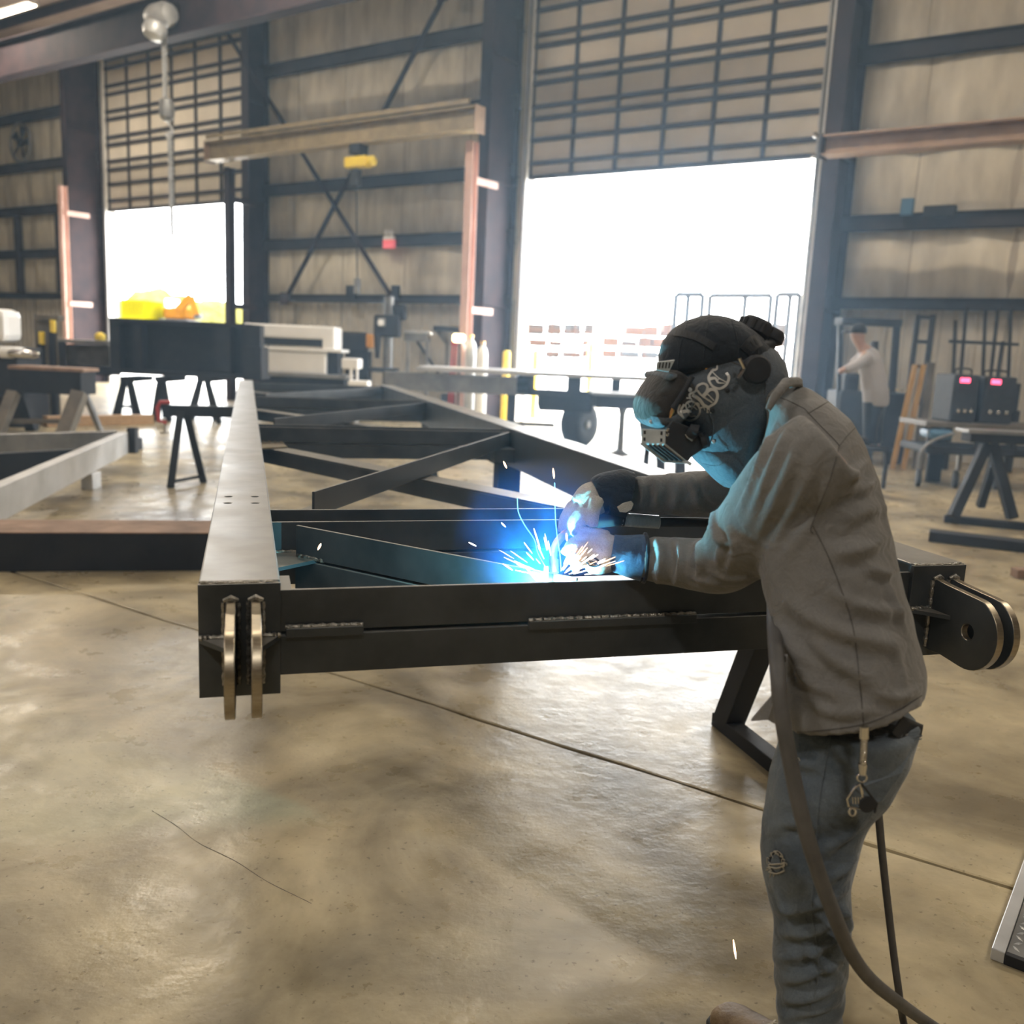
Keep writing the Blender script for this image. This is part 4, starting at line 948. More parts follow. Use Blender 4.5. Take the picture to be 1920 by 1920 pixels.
for i in range(4):
    p = hpo(1237 + i * 6, 685, .099); u = (hp(1238 + i * 6, 680) - hp(1236 + i * 6, 692)).normalized() * .006; t = (hp(10, 0) - hp(0, 0)).normalized() * .0018
    s.add([p - u - t, p - u + t, p + u + t, p + u - t], [(0, 1, 2, 3)])
s.build('slot', 'rubber', tab)
m = MB(); inflate(m, [(1228, 702), (1236, 696), (1247, 698), (1244, 706), (1236, 712), (1229, 711)], (1237, 704), .100, .4, 5, 30, 4); m.build('brim_tab', 'leather', br, smooth=60)
# knobs and joints of the headgear
def knob(x, y, lat, r, h, name, parent, mt='plastic', teeth=0, axis=None, n=16):
    m = MB(); prof = [(r * .8, 0), (r, h * .2), (r, h * .8), (r * .85, h)]; ax = axis or LAT
    m.lathe(prof, hp(x, y) + LAT * lat, ax, n); o = m.build(name, mt, parent, smooth=40)
    return o
knob(1374, 690, .112, .030, .022, 'pivot_knob', helmet)
kn = MB(); c = hpo(1374, 690, .134)
u, w = perp(LAT); kn.tube([c + u * .012 + w * .02, c + u * .024, c + u * .012 - w * .02], .004, 6); kn.build('knob_rim', 'chrome', helmet)
rear = (hp(1420, 600) - hp(1400, 640)).normalized()
m = MB(); c = hp(1404, 628)
m.lathe([(.026, 0), (.034, .006), (.034, .026), (.028, .034)], c + LAT * .02, rear, 18); rk = m.build('ratchet_knob', 'plastic', helmet, smooth=40)
t = MB(); u, w = perp(rear)
for i in range(10):
    a = 2 * math.pi * i / 10; q = c + LAT * .02 + rear * .016 + (u * math.cos(a) + w * math.sin(a)) * .034; t.tube([q - rear * .010, q + rear * .010], .0055, 6)
t.build('knob_grip', 'rubber', rk)
m = MB(); m.tube([hpo(1394, 640, .05), hpo(1412, 640, .055), hpo(1428, 650, .05), hpo(1446, 646, .03)], [.012, .014, .014, .012], 10); m.build('rear_band', 'plastic', helmet, smooth=60)
m = MB(); m.lathe([(.024, 0), (.03, .006), (.03, .02), (.024, .028)], hpo(1440, 640, .01), rear, 14); m.build('ratchet_cap', 'plastic', helmet, smooth=40)
# pencil like clip under the brim, rivets
m = MB(); m.tube([hpo(1298, 706, .106), hpo(1280, 738, .108), hpo(1262, 766, .106)], [.006, .006, .007], 8); m.build('brim_strap', 'plastic', helmet, smooth=60)
m = MB(); m.lathe([(.004, 0), (.005, .008), (.002, .020)], hpo(1262, 766, .106), (hp(1252, 782) - hp(1258, 764)).normalized(), 10); m.build('strap_tip', 'brass', helmet, smooth=60)
def rivet(x, y, r, mt, bv=None):
    d = Vector(ray(x, y)).normalized(); h = (bv or hb).ray_cast(Vector(CAM), d, 6)
    p = h[0] if h[0] is not None else hpo(x, y, .1)
    m = MB(); m.lathe([(r, -.001), (r, .0015), (r * .6, .003), (.0003, .0035)], p, LAT, 12); m.build('rivet', mt, helmet, smooth=50)
for x, y in ((1347, 659), (1391, 695), (1412, 712), (1364, 732), (1336, 770)): rivet(x, y, .0050, 'plastic')
rivet(1325, 689, .0050, 'brass'); rivet(1293, 731, .0050, 'pale_steel', bb); rivet(1221, 791, .005, 'pale_steel', ubb); rivet(1338, 828, .0048, 'pale_steel')

# lens box: outline turned down to the work, with a flip up front and its lever
def quad3(pix, lats): return [hpo(*p, l) for p, l in zip(pix, lats)]
LB_ = .104
BOX = [(1260, 788), (1275, 793), (1316, 811), (1334, 828), (1330, 834), (1296, 858), (1290, 867), (1248, 833), (1248, 806)]
m = MB(); k = len(BOX); a = [hpo(*p, LB_) for p in BOX]; b = [p - LAT * (2 * LB_ - .03) for p in a]
m.add(a + b, [tuple(range(k)), tuple(reversed(range(k, 2 * k)))] + [(i, (i + 1) % k, k + (i + 1) % k, k + i) for i in range(k)]); lens_box = m.build('lens_box', 'lens_box', helmet, bevel=.003)
FD = (hp(1203, 806) - hp(1248, 808)).normalized()                     # the box front faces this way
def slab_of(name, pix, la, lb, th, mt, parent=None):
    a = quad3(pix, la); b = [p + th for p in a]; m = MB(); k = len(a)
    m.add(a + b, [tuple(reversed(range(k))), tuple(range(k, 2 * k))] + [(i, (i + 1) % k, k + (i + 1) % k, k + i) for i in range(k)]); return m.build(name, mt, parent or helmet, bevel=.0015)
F0, F1, F2 = hp(1248, 806), hp(1248, 833), hp(1290, 867)
wv = LAT * (LB_)
tow = (at_y(1203, 805, 1.86) - at_y(1248, 807, 1.885))
nb = Vector((-.045, -.02, -.010))                                     # the near side edge runs back from here; far edge lies beyond
def face(name, p, q, off, wd, th, mt, parent):                       # plate from edge p-q across the box, wd = vector across
    m = MB(); e = (q - p).normalized(); n_ = e.cross(wd).normalized() * th
    m.hexa([p + off, q + off, q + off + wd, p + off + wd, p + off + n_, q + off + n_, q + off + wd + n_, p + off + wd + n_]); return m.build(name, mt, parent, bevel=.0012)
A0_, A1_, A2_ = hpo(1248, 806, LB_), hpo(1247, 833, LB_), hpo(1290, 867, LB_)
B0_ = at_y(1203, 804, A0_.y + .025); wdv = B0_ - A0_
plate_ = face('front_plate', A0_, A1_, Vector((0, 0, 0)), wdv, .006, 'lens_cover', lens_box)
lc_ = face('lens_frame', A1_, A2_, Vector((0, 0, 0)), wdv, .006, 'lens_cover', lens_box)
m = MB(); e = (A2_ - A1_); n_ = e.normalized().cross(wdv).normalized()
for i in range(4):
    t0 = .16 + .2 * i; m.tube([A1_ + wdv * t0 + e * .08 - n_ * .001, A1_ + wdv * t0 + e * .92 - n_ * .001], .0028, 6)
for i in range(4):
    t0 = .16 + .2 * i; m.tube([A1_ + wdv * t0 + e * .08 + n_ * .007, A1_ + wdv * t0 + e * .92 + n_ * .007], .0028, 6)
m.build('lens_rib', 'plastic', lc_)
m = MB(); m.tube([A1_ + wdv * 1.0, A2_ + wdv * 1.0, A2_, A2_ + (A2_ - A1_) * .12], .004, 6); m.build('lens_rim', 'lens_cover', lc_, smooth=60)
m = MB(); nf = (A1_ - A0_).cross(wdv).normalized()
for t in (.12, .82):
    for z in (.12, .60): m.hexa([A0_ + wdv * (t + i) + (A1_ - A0_) * (z + j) + nf * k for k in (-.001, .0075) for i, j in ((0, 0), (.08, 0), (.08, .24), (0, .24))])
m.build('catch', 'rubber', plate_)
for x, y in ((1251, 806), (1251, 815)):
    m = MB(); m.lathe([(.004, 0), (.004, .004), (.002, .006)], hpo(x, y, LB_), LAT, 8); m.build('screw', 'chrome', lens_box)
m = MB(); m.tube([hpo(1294, 816, .108), hpo(1302, 806, .118), hpo(1308, 808, .12)], [.011, .014, .013], 10); m.build('lever_knob', 'plastic', lens_box, smooth=60)
m = MB(); m.tube([hpo(1312, 812, .112), hpo(1320, 824, .112)], .0045, 6); m.build('lever', 'plastic', lens_box)
m = MB(); m.tube([hpo(1318, 828, .106), hpo(1328, 826, .112)], [.016, .013], 10); m.build('lever_knob', 'plastic', lens_box, smooth=60)
m = MB(); m.tube([hpo(1286, 814, .1065), hpo(1290, 820, .1075), hpo(1298, 826, .1065)], .0024, 6); m.build('catch', 'pale_steel', lens_box)

# blackletter lettering applied on the side of the hood
def letter(cx, cy, size, strokes):
    ang = math.atan2(-65, 56); ux, uy = math.cos(ang), math.sin(ang); vx, vy = uy, -ux                 # baseline climbs to the upper right
    if vy > 0: vx, vy = -vx, -vy
    m = MB()
    for pts, w0, w1 in strokes:
        sp = spline(pts, 6) if len(pts) > 2 else [np.array(pts[0], float) + (np.array(pts[1]) - np.array(pts[0])) * t for t in np.linspace(0, 1, 7)]
        L_, R_ = [], []
        for i, q in enumerate(sp):
            t = np.array(sp[min(i + 1, len(sp) - 1)]) - np.array(sp[max(i - 1, 0)]); t = t / (np.hypot(*t) + 1e-9); w = (w0 + (w1 - w0) * i / (len(sp) - 1)) if w1 >= 0 else w0 * math.sin(math.pi * (.12 + .76 * i / (len(sp) - 1)))
            for lst, s in ((L_, .5), (R_, -.5)):
                g = q + np.array([-t[1], t[0]]) * w * s; X, Y_ = cx + size * (g[0] * ux + g[1] * vx), cy + size * (g[0] * uy + g[1] * vy)
                d = Vector(ray(X, Y_)).normalized(); best = None
                for bv in (hb, bb, ubb):
                    h = bv.ray_cast(Vector(CAM), d, 6)
                    if h[0] is not None and (best is None or h[3] < best[1]): best = (h[0] - d * .0016, h[3])
                lst.append(best[0] if best else None)
        ok = [i for i in range(len(sp)) if L_[i] is not None and R_[i] is not None]
        for a_, b_ in zip(ok, ok[1:]):
            p = [L_[a_], R_[a_], R_[b_], L_[b_]]; bk = -LAT * .0016; m.hexa([q + bk for q in p] + p)
    if m.v: m.build('letter', 'letter', hood)
G_ = [([(.05, .42), (-.30, .34), (-.48, 0), (-.34, -.36), (0, -.48), (.34, -.36), (.46, 0), (.36, .30), (.10, .36), (-.04, .16), (-.02, -.10)], .11, .07), ([(-.48, .0), (-.44, .40), (-.10, .58)], .06, .10), ([(-.28, .24), (-.08, .05), (-.20, -.16), (-.02, -.40)], .17, .05), ([(.04, -.02), (.42, .02)], .05, .05), ([(.06, .18), (.24, .06), (.26, -.24)], .045, .045), ([(.36, .26), (.20, .30), (.14, -.02)], .045, .04)]
B_ = [([(-.34, .46), (-.30, .1), (-.36, -.2), (-.30, -.44)], .15, .13), ([(-.54, .40), (-.40, .56), (-.14, .46), (.10, .54), (.34, .42), (.36, .20), (.10, .06), (-.14, .06)], .08, .12), ([(-.06, .06), (.30, .04), (.46, -.16), (.34, -.40), (.04, -.52), (-.30, -.44), (-.52, -.56)], .16, .08), ([(-.06, .44), (-.10, .1), (-.04, -.42)], .09, .07), ([(.12, .04), (.08, -.42)], .05, .05), ([(-.56, .12), (-.46, .02), (-.50, -.10)], .09, .02), ([(-.56, -.18), (-.44, -.26), (-.50, -.40)], .08, .02), ([(-.62, .56), (-.50, .40), (-.60, .28)], .07, .02), ([(-.30, -.44), (-.44, -.62), (-.30, -.74)], .07, .02)]
C_ = [([(.10, .46), (-.28, .36), (-.46, 0), (-.34, -.36), (0, -.48), (.34, -.36), (.44, -.12)], .10, .13), ([(.10, .46), (.26, .34), (.42, .44), (.52, .60)], .13, .03), ([(-.30, .30), (-.10, .10), (-.16, -.14), (.02, -.38)], .16, .05), ([(.04, .40), (.02, 0), (.10, -.42)], .05, .05), ([(-.16, -.02), (.04, -.06)], .05, .04)]
letter(1294, 770, 38, G_); letter(1323, 742, 43, B_); letter(1347, 709, 40, C_)
# ------------------------------------------------------------------ torch, arc, sparks, smoke, hoses, belongings
WELD = at_y(1036, 1081, 2.022); WELD.z = 1.076
torch = thing('welding_torch', 'dark curved welding torch with a spring gripped in the gloves', 'torch', tuple(WELD))
nk = [at_y(x, y, Y) for x, y, Y in ((1098, 984, 2.150), (1078, 992, 2.150), (1058, 1002, 2.115), (1042, 1022, 2.100), (1037, 1045, 2.085), (1039, 1062, 2.075))]
m = MB(); m.tube(spline(nk, 5), .0095, 12); neck_ = m.build('neck', 'copper', torch, smooth=60)
m = MB(); m.tube([at_y(1038, 1050, 2.082), at_y(1040, 1074, 2.067)], [.0125, .0105], 14); m.build('nozzle', 'copper', torch, smooth=60)
m = MB(); m.tube(spline([at_y(x, y, Y) for x, y, Y in ((1085, 988, 2.150), (1120, 978, 2.155), (1160, 974, 2.160), (1172, 975, 2.160))], 4), .0165, 12); m.build('handle', 'plastic', torch, smooth=60)
m = MB(); pts = []
s0, s1 = at_y(1164, 974, 2.160), at_y(1236, 979, 2.170); dd = (s1 - s0); u_, w_ = perp(dd)
for i in range(24 * 10 + 1):
    a = 2 * math.pi * i / 10; t = i / 240; pts.append(s0 + dd * t + (u_ * math.cos(a) + w_ * math.sin(a)) * .0145)
m.tube(pts, .0024, 5); m.build('spring', 'pale_steel', torch, smooth=60)
m = MB(); m.tube(spline([at_y(x, y, Y) for x, y, Y in ((1160, 974, 2.160), (1236, 979, 2.170), (1320, 980, 2.180), (1400, 990, 2.170), (1450, 1060, 2.065), (1452, 1130, 1.90))], 6), .0120, 10); m.build('gooseneck_cable', 'rubber', torch, smooth=60)
M['wire'] = mat('welding_wire', (.7, .68, .62), rough=.3, metal=1)
m = MB(); m.tube([at_y(1040, 1072, 2.068), WELD], .0012, 6); m.build('wire', 'wire', torch)

lead = thing('welding_lead', 'thick grey welding hose hanging past the legs onto the floor', 'hose', tuple(at_z(1740, 1918, 0)))
lp = spline([at_y(x, y, Y) for x, y, Y in ((1450, 1120, 1.93), (1452, 1180, 1.72), (1458, 1260, 1.60), (1466, 1340, 1.565), (1484, 1440, 1.555), (1506, 1540, 1.55), (1536, 1640, 1.56), (1566, 1720, 1.58), (1594, 1784, 1.63), (1630, 1834, 1.72), (1680, 1876, 1.83))] + [at_z(1745, 1922, .014), at_z(1850, 1990, .014)], 8)
m = MB(); m.tube(lp, .0145, 14); m.build('hose', 'hose', lead, smooth=60) if 'hose' in M else None
M['hose'] = mat('grey_hose_rubber', (.085, .082, .078), (.115, .11, .105), rough=.6, scale=20)
if not kids(lead): m.build('hose', 'hose', lead, smooth=60)
air = thing('air_hose', 'thin grey hose hanging straight down behind the jeans pocket', 'hose', tuple(at_z(1694, 1920, 0)))
m = MB(); m.tube(spline([at_y(x, y, Y) for x, y, Y in ((1628, 1300, 1.86), (1640, 1420, 1.88), (1646, 1510, 1.90), (1656, 1620, 1.93), (1672, 1760, 1.95), (1684, 1850, 1.955))] + [at_z(1694, 1916, .012), at_z(1712, 1975, .012)], 8), .0088, 10); m.build('hose', 'hose', air, smooth=60)

# the arc and the light it throws
M['arc'] = glow('arc_glow', (.75, .90, 1.0), 160.0)
arc = MB(); ball(arc, WELD, .006); tag(arc.build('arc', 'arc'), 'white hot welding arc at the torch tip', 'arc')
al = bpy.data.lights.new('arc_light', 'POINT'); al.energy = 21.0; al.color = (.19, .74, 1.0); al.shadow_soft_size = .005
ao = bpy.data.objects.new('arc_light', al); COL.objects.link(ao); ao.location = WELD + Vector((-.02, -.002, .002))

M['spark'] = glow('spark_glow', (1.0, .55, .30), 5.0)
M['spark_white'] = glow('spark_glow_white', (1.0, .88, .82), 6.0)
def spark(x0, y0, x1, y1, Y, r=.0014, mt='spark_white', label=None, group='sparks flying off the weld'):
    m = MB(); p, q = at_y(x0, y0, Y), at_y(x1, y1, Y); m.tube([p, p * .7 + q * .3, p * .3 + q * .7, q], [r * .35, r, r, r * .3], 6)
    o = m.build('spark', mt); tag(o, label or 'glowing spark flying off the weld beside the torch', 'spark', group); return o
spark(944, 865, 950, 878, 2.2, .0024, 'spark', 'short orange spark before the diagonal, upper of two left of the gloves')
spark(1037, 878, 1039, 897, 2.15, .0024, 'spark', 'orange spark standing upright against the right chord above the weld')
spark(1375, 1762, 1380, 1798, 1.9, .0024, 'spark', 'orange spark falling above the boot near the floor')
spark(596, 1031, 602, 1019, 2.1, .0026, 'spark', 'lone orange spark near the left gusset of the frame')
spark(1001, 991, 1013, 1029, 2.05, .0013, 'spark_white', 'long thin spark left of the torch neck')
spark(943, 1057, 961, 1069, 2.05, .0015, 'spark', 'orange spark streaking low, farthest left of the weld spray')
spark(986, 1064, 1008, 1090, 2.04, .0018, 'spark', 'longest orange spark low beside the weld')
spark(940, 980, 948, 988, 2.06, .0012, 'spark_white', 'small pale spark high in the smoke')
spark(879, 1017, 893, 1024, 2.06, .0012, 'spark_white', 'thin pale spark at the left edge of the smoke')
spark(1062, 1000, 1063, 1014, 1.98, .0020, 'spark_white', 'pale upright spark before the gloved fingers')
rg = random.Random(12)
for i in range(52):                                                  # the fan of sparks leaving the weld
    a = rg.choice([rg.uniform(R(8), R(75)), rg.uniform(R(8), R(75)), rg.uniform(R(95), R(172))]); r0 = rg.uniform(12, 60); L_ = rg.uniform(8, 34)
    x0, y0 = 1042 + r0 * math.cos(a) * 1.7, 1083 - r0 * math.sin(a); x1, y1 = x0 + L_ * math.cos(a) * 1.3, y0 - L_ * math.sin(a)
    spark(x0, y0, x1, y1, 2.0 + rg.uniform(-.03, .05), rg.uniform(.0004, .0009), rg.choice(['spark', 'spark_white', 'spark_white']))
M['hair_glow'] = glow('fume_thread_glow', (.25, .70, 1.0), 1.6)  # threads glow by themselves rather than catching the arc's light
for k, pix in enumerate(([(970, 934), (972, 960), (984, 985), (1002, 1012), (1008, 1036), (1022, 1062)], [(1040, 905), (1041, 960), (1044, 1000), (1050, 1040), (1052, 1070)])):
    m = MB(); m.tube(spline([at_y(x, y, 2.02) for x, y in pix], 6), .0008, 5); tag(m.build('spark_trail', 'hair_glow'), ('wavy self glowing blue wire thread rising left of the torch', 'thin self glowing blue wire thread rising through the torch hand')[k], 'wire')
# spatter lit bar standing by the weld
m = MB(); a, b = at_y(1024, 1062, 2.045), at_y(1024, 1092, 2.045); m.bar(a, b, .009, .004, (0, 1, 0)); tag(m.build('tack_tab', 'pale_steel'), 'small bright tack plate standing left of the weld', 'plate')
m = MB(); a, b = at_y(1208, 1074, 2.08), at_y(1208, 1090, 2.08); m.bar(a, b, .020, .006, (0, 1, 0)); tag(m.build('tack_tab', 'pale_steel'), 'small bright tack plate under the left cuff', 'plate')

# welding smoke, lit blue by the arc
def smoke_mat():
    m = bpy.data.materials.new('welding_smoke'); m.use_nodes = True; nt = m.node_tree; nt.nodes.clear(); N = nt.nodes; L = nt.links
    o = N.new('ShaderNodeOutputMaterial'); v = N.new('ShaderNodeVolumeScatter'); v.inputs['Color'].default_value = (.05, .30, 1.0, 1); v.inputs['Anisotropy'].default_value = 0.1
    tc = N.new('ShaderNodeTexCoord'); n = N.new('ShaderNodeTexNoise'); n.inputs['Scale'].default_value = 11; n.inputs['Detail'].default_value = 5; n.inputs['Distortion'].default_value = .8; L.new(tc.outputs['Object'], n.inputs[0])
    r = N.new('ShaderNodeMapRange'); r.inputs['From Min'].default_value = .40; r.inputs['From Max'].default_value = .72; L.new(n.outputs['Fac'], r.inputs['Value'])
    vd = N.new('ShaderNodeVectorMath'); vd.operation = 'DISTANCE'; vd.inputs[1].default_value = (0, 0, 0); L.new(tc.outputs['Object'], vd.inputs[0])
    f = N.new('ShaderNodeMapRange'); f.inputs['From Min'].default_value = .03; f.inputs['From Max'].default_value = .205; f.inputs['To Min'].default_value = 1; f.inputs['To Max'].default_value = 0; L.new(vd.outputs['Value'], f.inputs['Value'])
    k = N.new('ShaderNodeMath'); k.operation = 'MULTIPLY'; L.new(r.outputs[0], k.inputs[0]); L.new(f.outputs[0], k.inputs[1])
    k2 = N.new('ShaderNodeMath'); k2.operation = 'MULTIPLY'; k2.inputs[1].default_value = 3.2; L.new(k.outputs[0], k2.inputs[0]); L.new(k2.outputs[0], v.inputs['Density']); L.new(v.outputs[0], o.inputs['Volume']); return m
M['smoke'] = smoke_mat()
sm = bpy.data.objects.new('smoke', None); SC = at_y(1010, 1015, 2.08)
m = MB(Matrix.Translation(SC)); ball(m, Vector((0, 0, 0)), .21, 12)
bpy.data.objects.remove(sm)
me = bpy.data.meshes.new('smoke'); me.from_pydata([tuple(p) for p in m.v], [], m.f); me.update()
so = link_mesh('smoke', me, 'smoke'); so.location = SC; tag(so, 'blue lit welding smoke curling up around the torch', 'smoke', kind='stuff')

# wallet in the back pocket and the key chain hanging over it
wa = thing('wallet', 'dark printed wallet sticking out of the back jeans pocket', 'wallet', tuple(at_y(1690, 1370, 1.66)))
pts = [at_y(x, y, Y) for x, y, Y in ((1672, 1374, 1.625), (1690, 1347, 1.64), (1731, 1364, 1.69), (1727, 1383, 1.69), (1690, 1392, 1.65))]
m = MB(); k = len(pts); m.add(pts + [p + Vector((.008, .016, 0)) for p in pts], [tuple(range(k)), tuple(reversed(range(k, 2 * k)))] + [(i, (i + 1) % k, k + (i + 1) % k, k + i) for i in range(k)]); wb_ = m.build('cover', 'plastic', wa, bevel=.002)
M['print'] = mat('pale_print', (.30, .30, .29), rough=.6)
m = MB()
for (x0, y0), (x1, y1) in (((1687, 1356), (1678, 1378)), ((1687, 1356), (1694, 1372)), ((1700, 1360), (1688, 1381)), ((1712, 1364), (1701, 1366)), ((1701, 1366), (1709, 1373)), ((1709, 1373), (1697, 1378))):
    a, b = at_y(x0, y0, 1.632 + (x0 - 1672) * .0010), at_y(x1, y1, 1.632 + (x1 - 1672) * .0010); m.bar(a, b, .003, .003, (0, 1, 0))
m.build('print', 'print', wa)
kc = thing('key_chain', 'silver key chain with a carabiner hanging from the belt over the pocket', 'key chain', tuple(at_y(1618, 1370, 1.56)))
KY = 1.555
m = MB(); m.tube([at_y(1620, 1362, KY), at_y(1620, 1384, KY)], .0082, 14); m.build('ferrule', 'chrome', kc, smooth=40)
m = MB(); a, b = at_y(1620, 1384, KY), at_y(1618, 1433, KY); u_, w_ = perp(b - a)
for ph in (0, 2.1, 4.2): m.tube([a + (b - a) * t + (u_ * math.cos(ph + t * 26) + w_ * math.sin(ph + t * 26) * .7) * .0055 for t in np.linspace(0, 1, 60)], .0026, 6)
m.build('woven_strap', 'chrome', kc, smooth=60)
m = MB(); m.tube([at_y(1618, 1432, KY), at_y(1617, 1452, KY)], [.0082, .0065], 10); m.build('clasp', 'chrome', kc, smooth=40)
def ring_px(cx, cy, rx, ry, r, Y, name, mt, par):
    m = MB(); m.tube([at_y(cx + rx * math.cos(a), cy + ry * math.sin(a), Y) for a in np.linspace(0, 2 * math.pi, 25)], r, 7, caps=False); return m.build(name, mt, par, smooth=60)
ring_px(1616, 1458, 9, 8, .0018, KY, 'split_ring', 'chrome', kc)
m = MB(); m.tube([at_y(x, y, KY) for x, y in ((1613, 1470), (1602, 1478), (1588, 1498), (1591, 1512), (1612, 1516), (1618, 1494), (1613, 1470))], .0022, 7); m.build('carabiner', 'chrome', kc, smooth=30)
ring_px(1598, 1522, 6, 7, .0022, KY, 'small_ring', 'chrome', kc)
m = MB()
for i in range(4): m.tube([at_y(1599 + i * 5, 1494, KY), at_y(1600 + i * 5, 1507, KY)], .0014, 6)
m.build('coil', 'chrome', kc)
m = MB(); m.lathe([(.002, 0), (.0155, .001), (.0155, .007), (.002, .008)], at_y(1628, 1510, KY - .006), (-.1, 1, 0), 22); m.build('fob', 'plastic', kc, smooth=40)
m = MB(); m.tube([at_y(x, y, KY - .002) for x, y in ((1616, 1470), (1630, 1488), (1644, 1506), (1640, 1524))], .0024, 6); m.build('fob_strap', 'rubber', kc, smooth=60)
# ------------------------------------------------------------------ things standing around the hall
def bx(t, name, mt, x0, x1, y0, y1, Y, dep, fl=False, bevel=.01, parent=None):   # box whose near face at depth Y covers these pixels
    yc, xc = (y0 + y1) / 2, (x0 + x1) / 2
    X0, X1 = at_y(x0, yc, Y).x, at_y(x1, yc, Y).x; z1 = at_y(xc, y0, Y).z; z0 = .002 if fl else at_y(xc, y1, Y).z
    m = MB(); m.box(X0, X1, Y, Y + dep, z0, z1); return m.build(name, mt, parent or t, bevel=bevel)
def base_of(x, Y, z=0): p = at_y(x, 700, Y); return (p.x, p.y, z)
def barp(t, name, mt, x0, y0, Y0, x1, y1, Y1, w, h=None, up=(0, 1, 0), foot=False):
    p, q = at_y(x0, y0, Y0), at_y(x1, y1, Y1)
    if foot: q.z = .003
    m = MB(); m.bar(p, q, w, h or w, up); return m.build(name, mt, t, bevel=.006)

# long dark beam lying on the floor at the left
XB = Matrix.Translation((-3.40, 5.87, 0)) @ Matrix.Rotation(R(12.5), 4, 'Z')
t = thing('floor_beam', 'long black steel beam lying on the floor left of the near frame corner', 'beam', (0, 0, 0), XB)
m = MB(XB); m.box(-3.2, 1.6, 0, .02, 0, .262); m.build('flange', 'black_steel', t, bevel=.004)
m = MB(XB); m.box(-3.2, 1.6, .42, .44, 0, .262); m.build('flange', 'black_steel', t, bevel=.004)
m = MB(XB); m.box(-3.2, 1.6, .02, .42, .22, .235); m.build('web', 'rust', t)
m = MB(XB); m.box(-3.2, 1.6, -.004, .444, .263, .270); m.build('top_plate', 'rust', t)

# low grey channel frame further left
t = thing('channel_frame', 'pale grey channel frame lying low on blocks at the far left', 'frame', tuple(at_z(160, 920, 0)))
z0, z1 = .17, .43
a, b = at_z(-60, 1012, z0), at_z(242, 850, z0); d_ = (b - a).normalized(); s_ = Vector((-d_.y, d_.x, 0))
def chan(name, p, q, mt, side=1.0, w=.11):
    d = (q - p).normalized(); s = Vector((-d.y, d.x, 0)) * side; up = Vector((0, 0, z1 - z0)); m = MB()
    def sl(o0, o1, u0, u1): m.hexa([p + s * o0 + up * u0, q + s * o0 + up * u0, q + s * o1 + up * u0, p + s * o1 + up * u0, p + s * o0 + up * u1, q + s * o0 + up * u1, q + s * o1 + up * u1, p + s * o1 + up * u1])
    sl(0, .012, 0, 1); sl(.012, w, 0, .05); sl(.012, w, .95, 1); return m.build(name, mt, t, bevel=.003)
chan('side_rail', a, b, 'pale_steel')
c = at_z(-40, 860, z0); e = b + s_ * .02
chan('cross_rail', c, e + Vector((-.12, .02, 0)), 'grey_steel')
f = at_z(-40, 905, z0); chan('diagonal_rail', f, a + (b - a) * .62 + s_ * .12, 'black_steel', 1, .09)
m = MB(); m.bar(b + Vector((.03, .05, .0)), b + Vector((.03, .05, z1 - z0 + .05)), .10, .10, (0, 1, 0)); m.build('end_post', 'black_steel', t)
for i, (x, y, mt, w) in enumerate(((163, 918, 'pale_steel', .12), (249, 845, 'black_steel', .12))):
    p = at_z(x, y, 0); m = MB(); m.box(p.x - w / 2, p.x + w / 2, p.y, p.y + .2, 0, .168); o = m.build('support_block', mt, None, bevel=.004)
    tag(o, ('pale square block propping the near part of the low channel frame', 'black block propping the far corner of the low channel frame')[i], 'block')

# heavy brown trestle at the far left and its load
t = thing('sawhorse', 'brown heavy steel trestle behind the low channel frame at the far left', 'sawhorse', base_of(90, 14))
bx(t, 'top_beam', 'black_steel', 18, 152, 694, 738, 14, .5)
bx(t, 'top_pad', 'rust', 14, 156, 688, 695, 13.98, .54)
barp(t, 'leg', 'brown_steel', 26, 736, 14.0, -6, 822, 13.6, .16, foot=True); barp(t, 'leg', 'black_steel', 36, 736, 14.3, 62, 812, 14.6, .16, foot=True)
barp(t, 'leg', 'brown_steel', 150, 736, 14.0, 118, 815, 13.7, .20, foot=True); barp(t, 'leg', 'grey_steel', 156, 730, 14.3, 190, 806, 14.6, .08, foot=True)
barp(t, 'stretcher', 'brown_steel', 20, 790, 13.9, 126, 790, 13.9, .07)
t = thing('machine_hood', 'white shiny machine with a jutting arm at the left edge', 'machine', base_of(10, 15))
bx(t, 'body', 'plastic', -60, 34, 650, 760, 15, .8, True, .03)
bx(t, 'hood', 'white', -50, 8, 578, 640, 15, .6, False, .12); bx(t, 'arm', 'white', -10, 34, 650, 672, 14.9, .3, False, .07)
m = MB(); m.lathe([(.05, -.2), (.08, -.1), (.08, .2), (.03, .3)], at_y(40, 664, 14.9), (1, 0, 0), 12); m.build('spindle', 'chrome', t, smooth=50)
bx(t, 'base', 'black_steel', -60, 40, 742, 770, 14.9, .9, True, .02)
t = thing('pipe_rack', 'dark rack of upright tubes with yellow tips near the left edge', 'rack', base_of(85, 16.5))
for x, y0, mt in ((76, 622, 'yellow'), (97, 600, 'yellow')):
    bx(t, 'upright', 'black_steel', x - 5, x + 5, y0 + 22, 720, 16.5, .1, True); bx(t, 'tip', mt, x - 4, x + 4, y0, y0 + 24, 16.5, .09)
bx(t, 'shelf', 'brown_steel', 66, 110, 590, 600, 16.6, .2); bx(t, 'back', 'brown_steel', 66, 108, 600, 720, 16.72, .04, True)

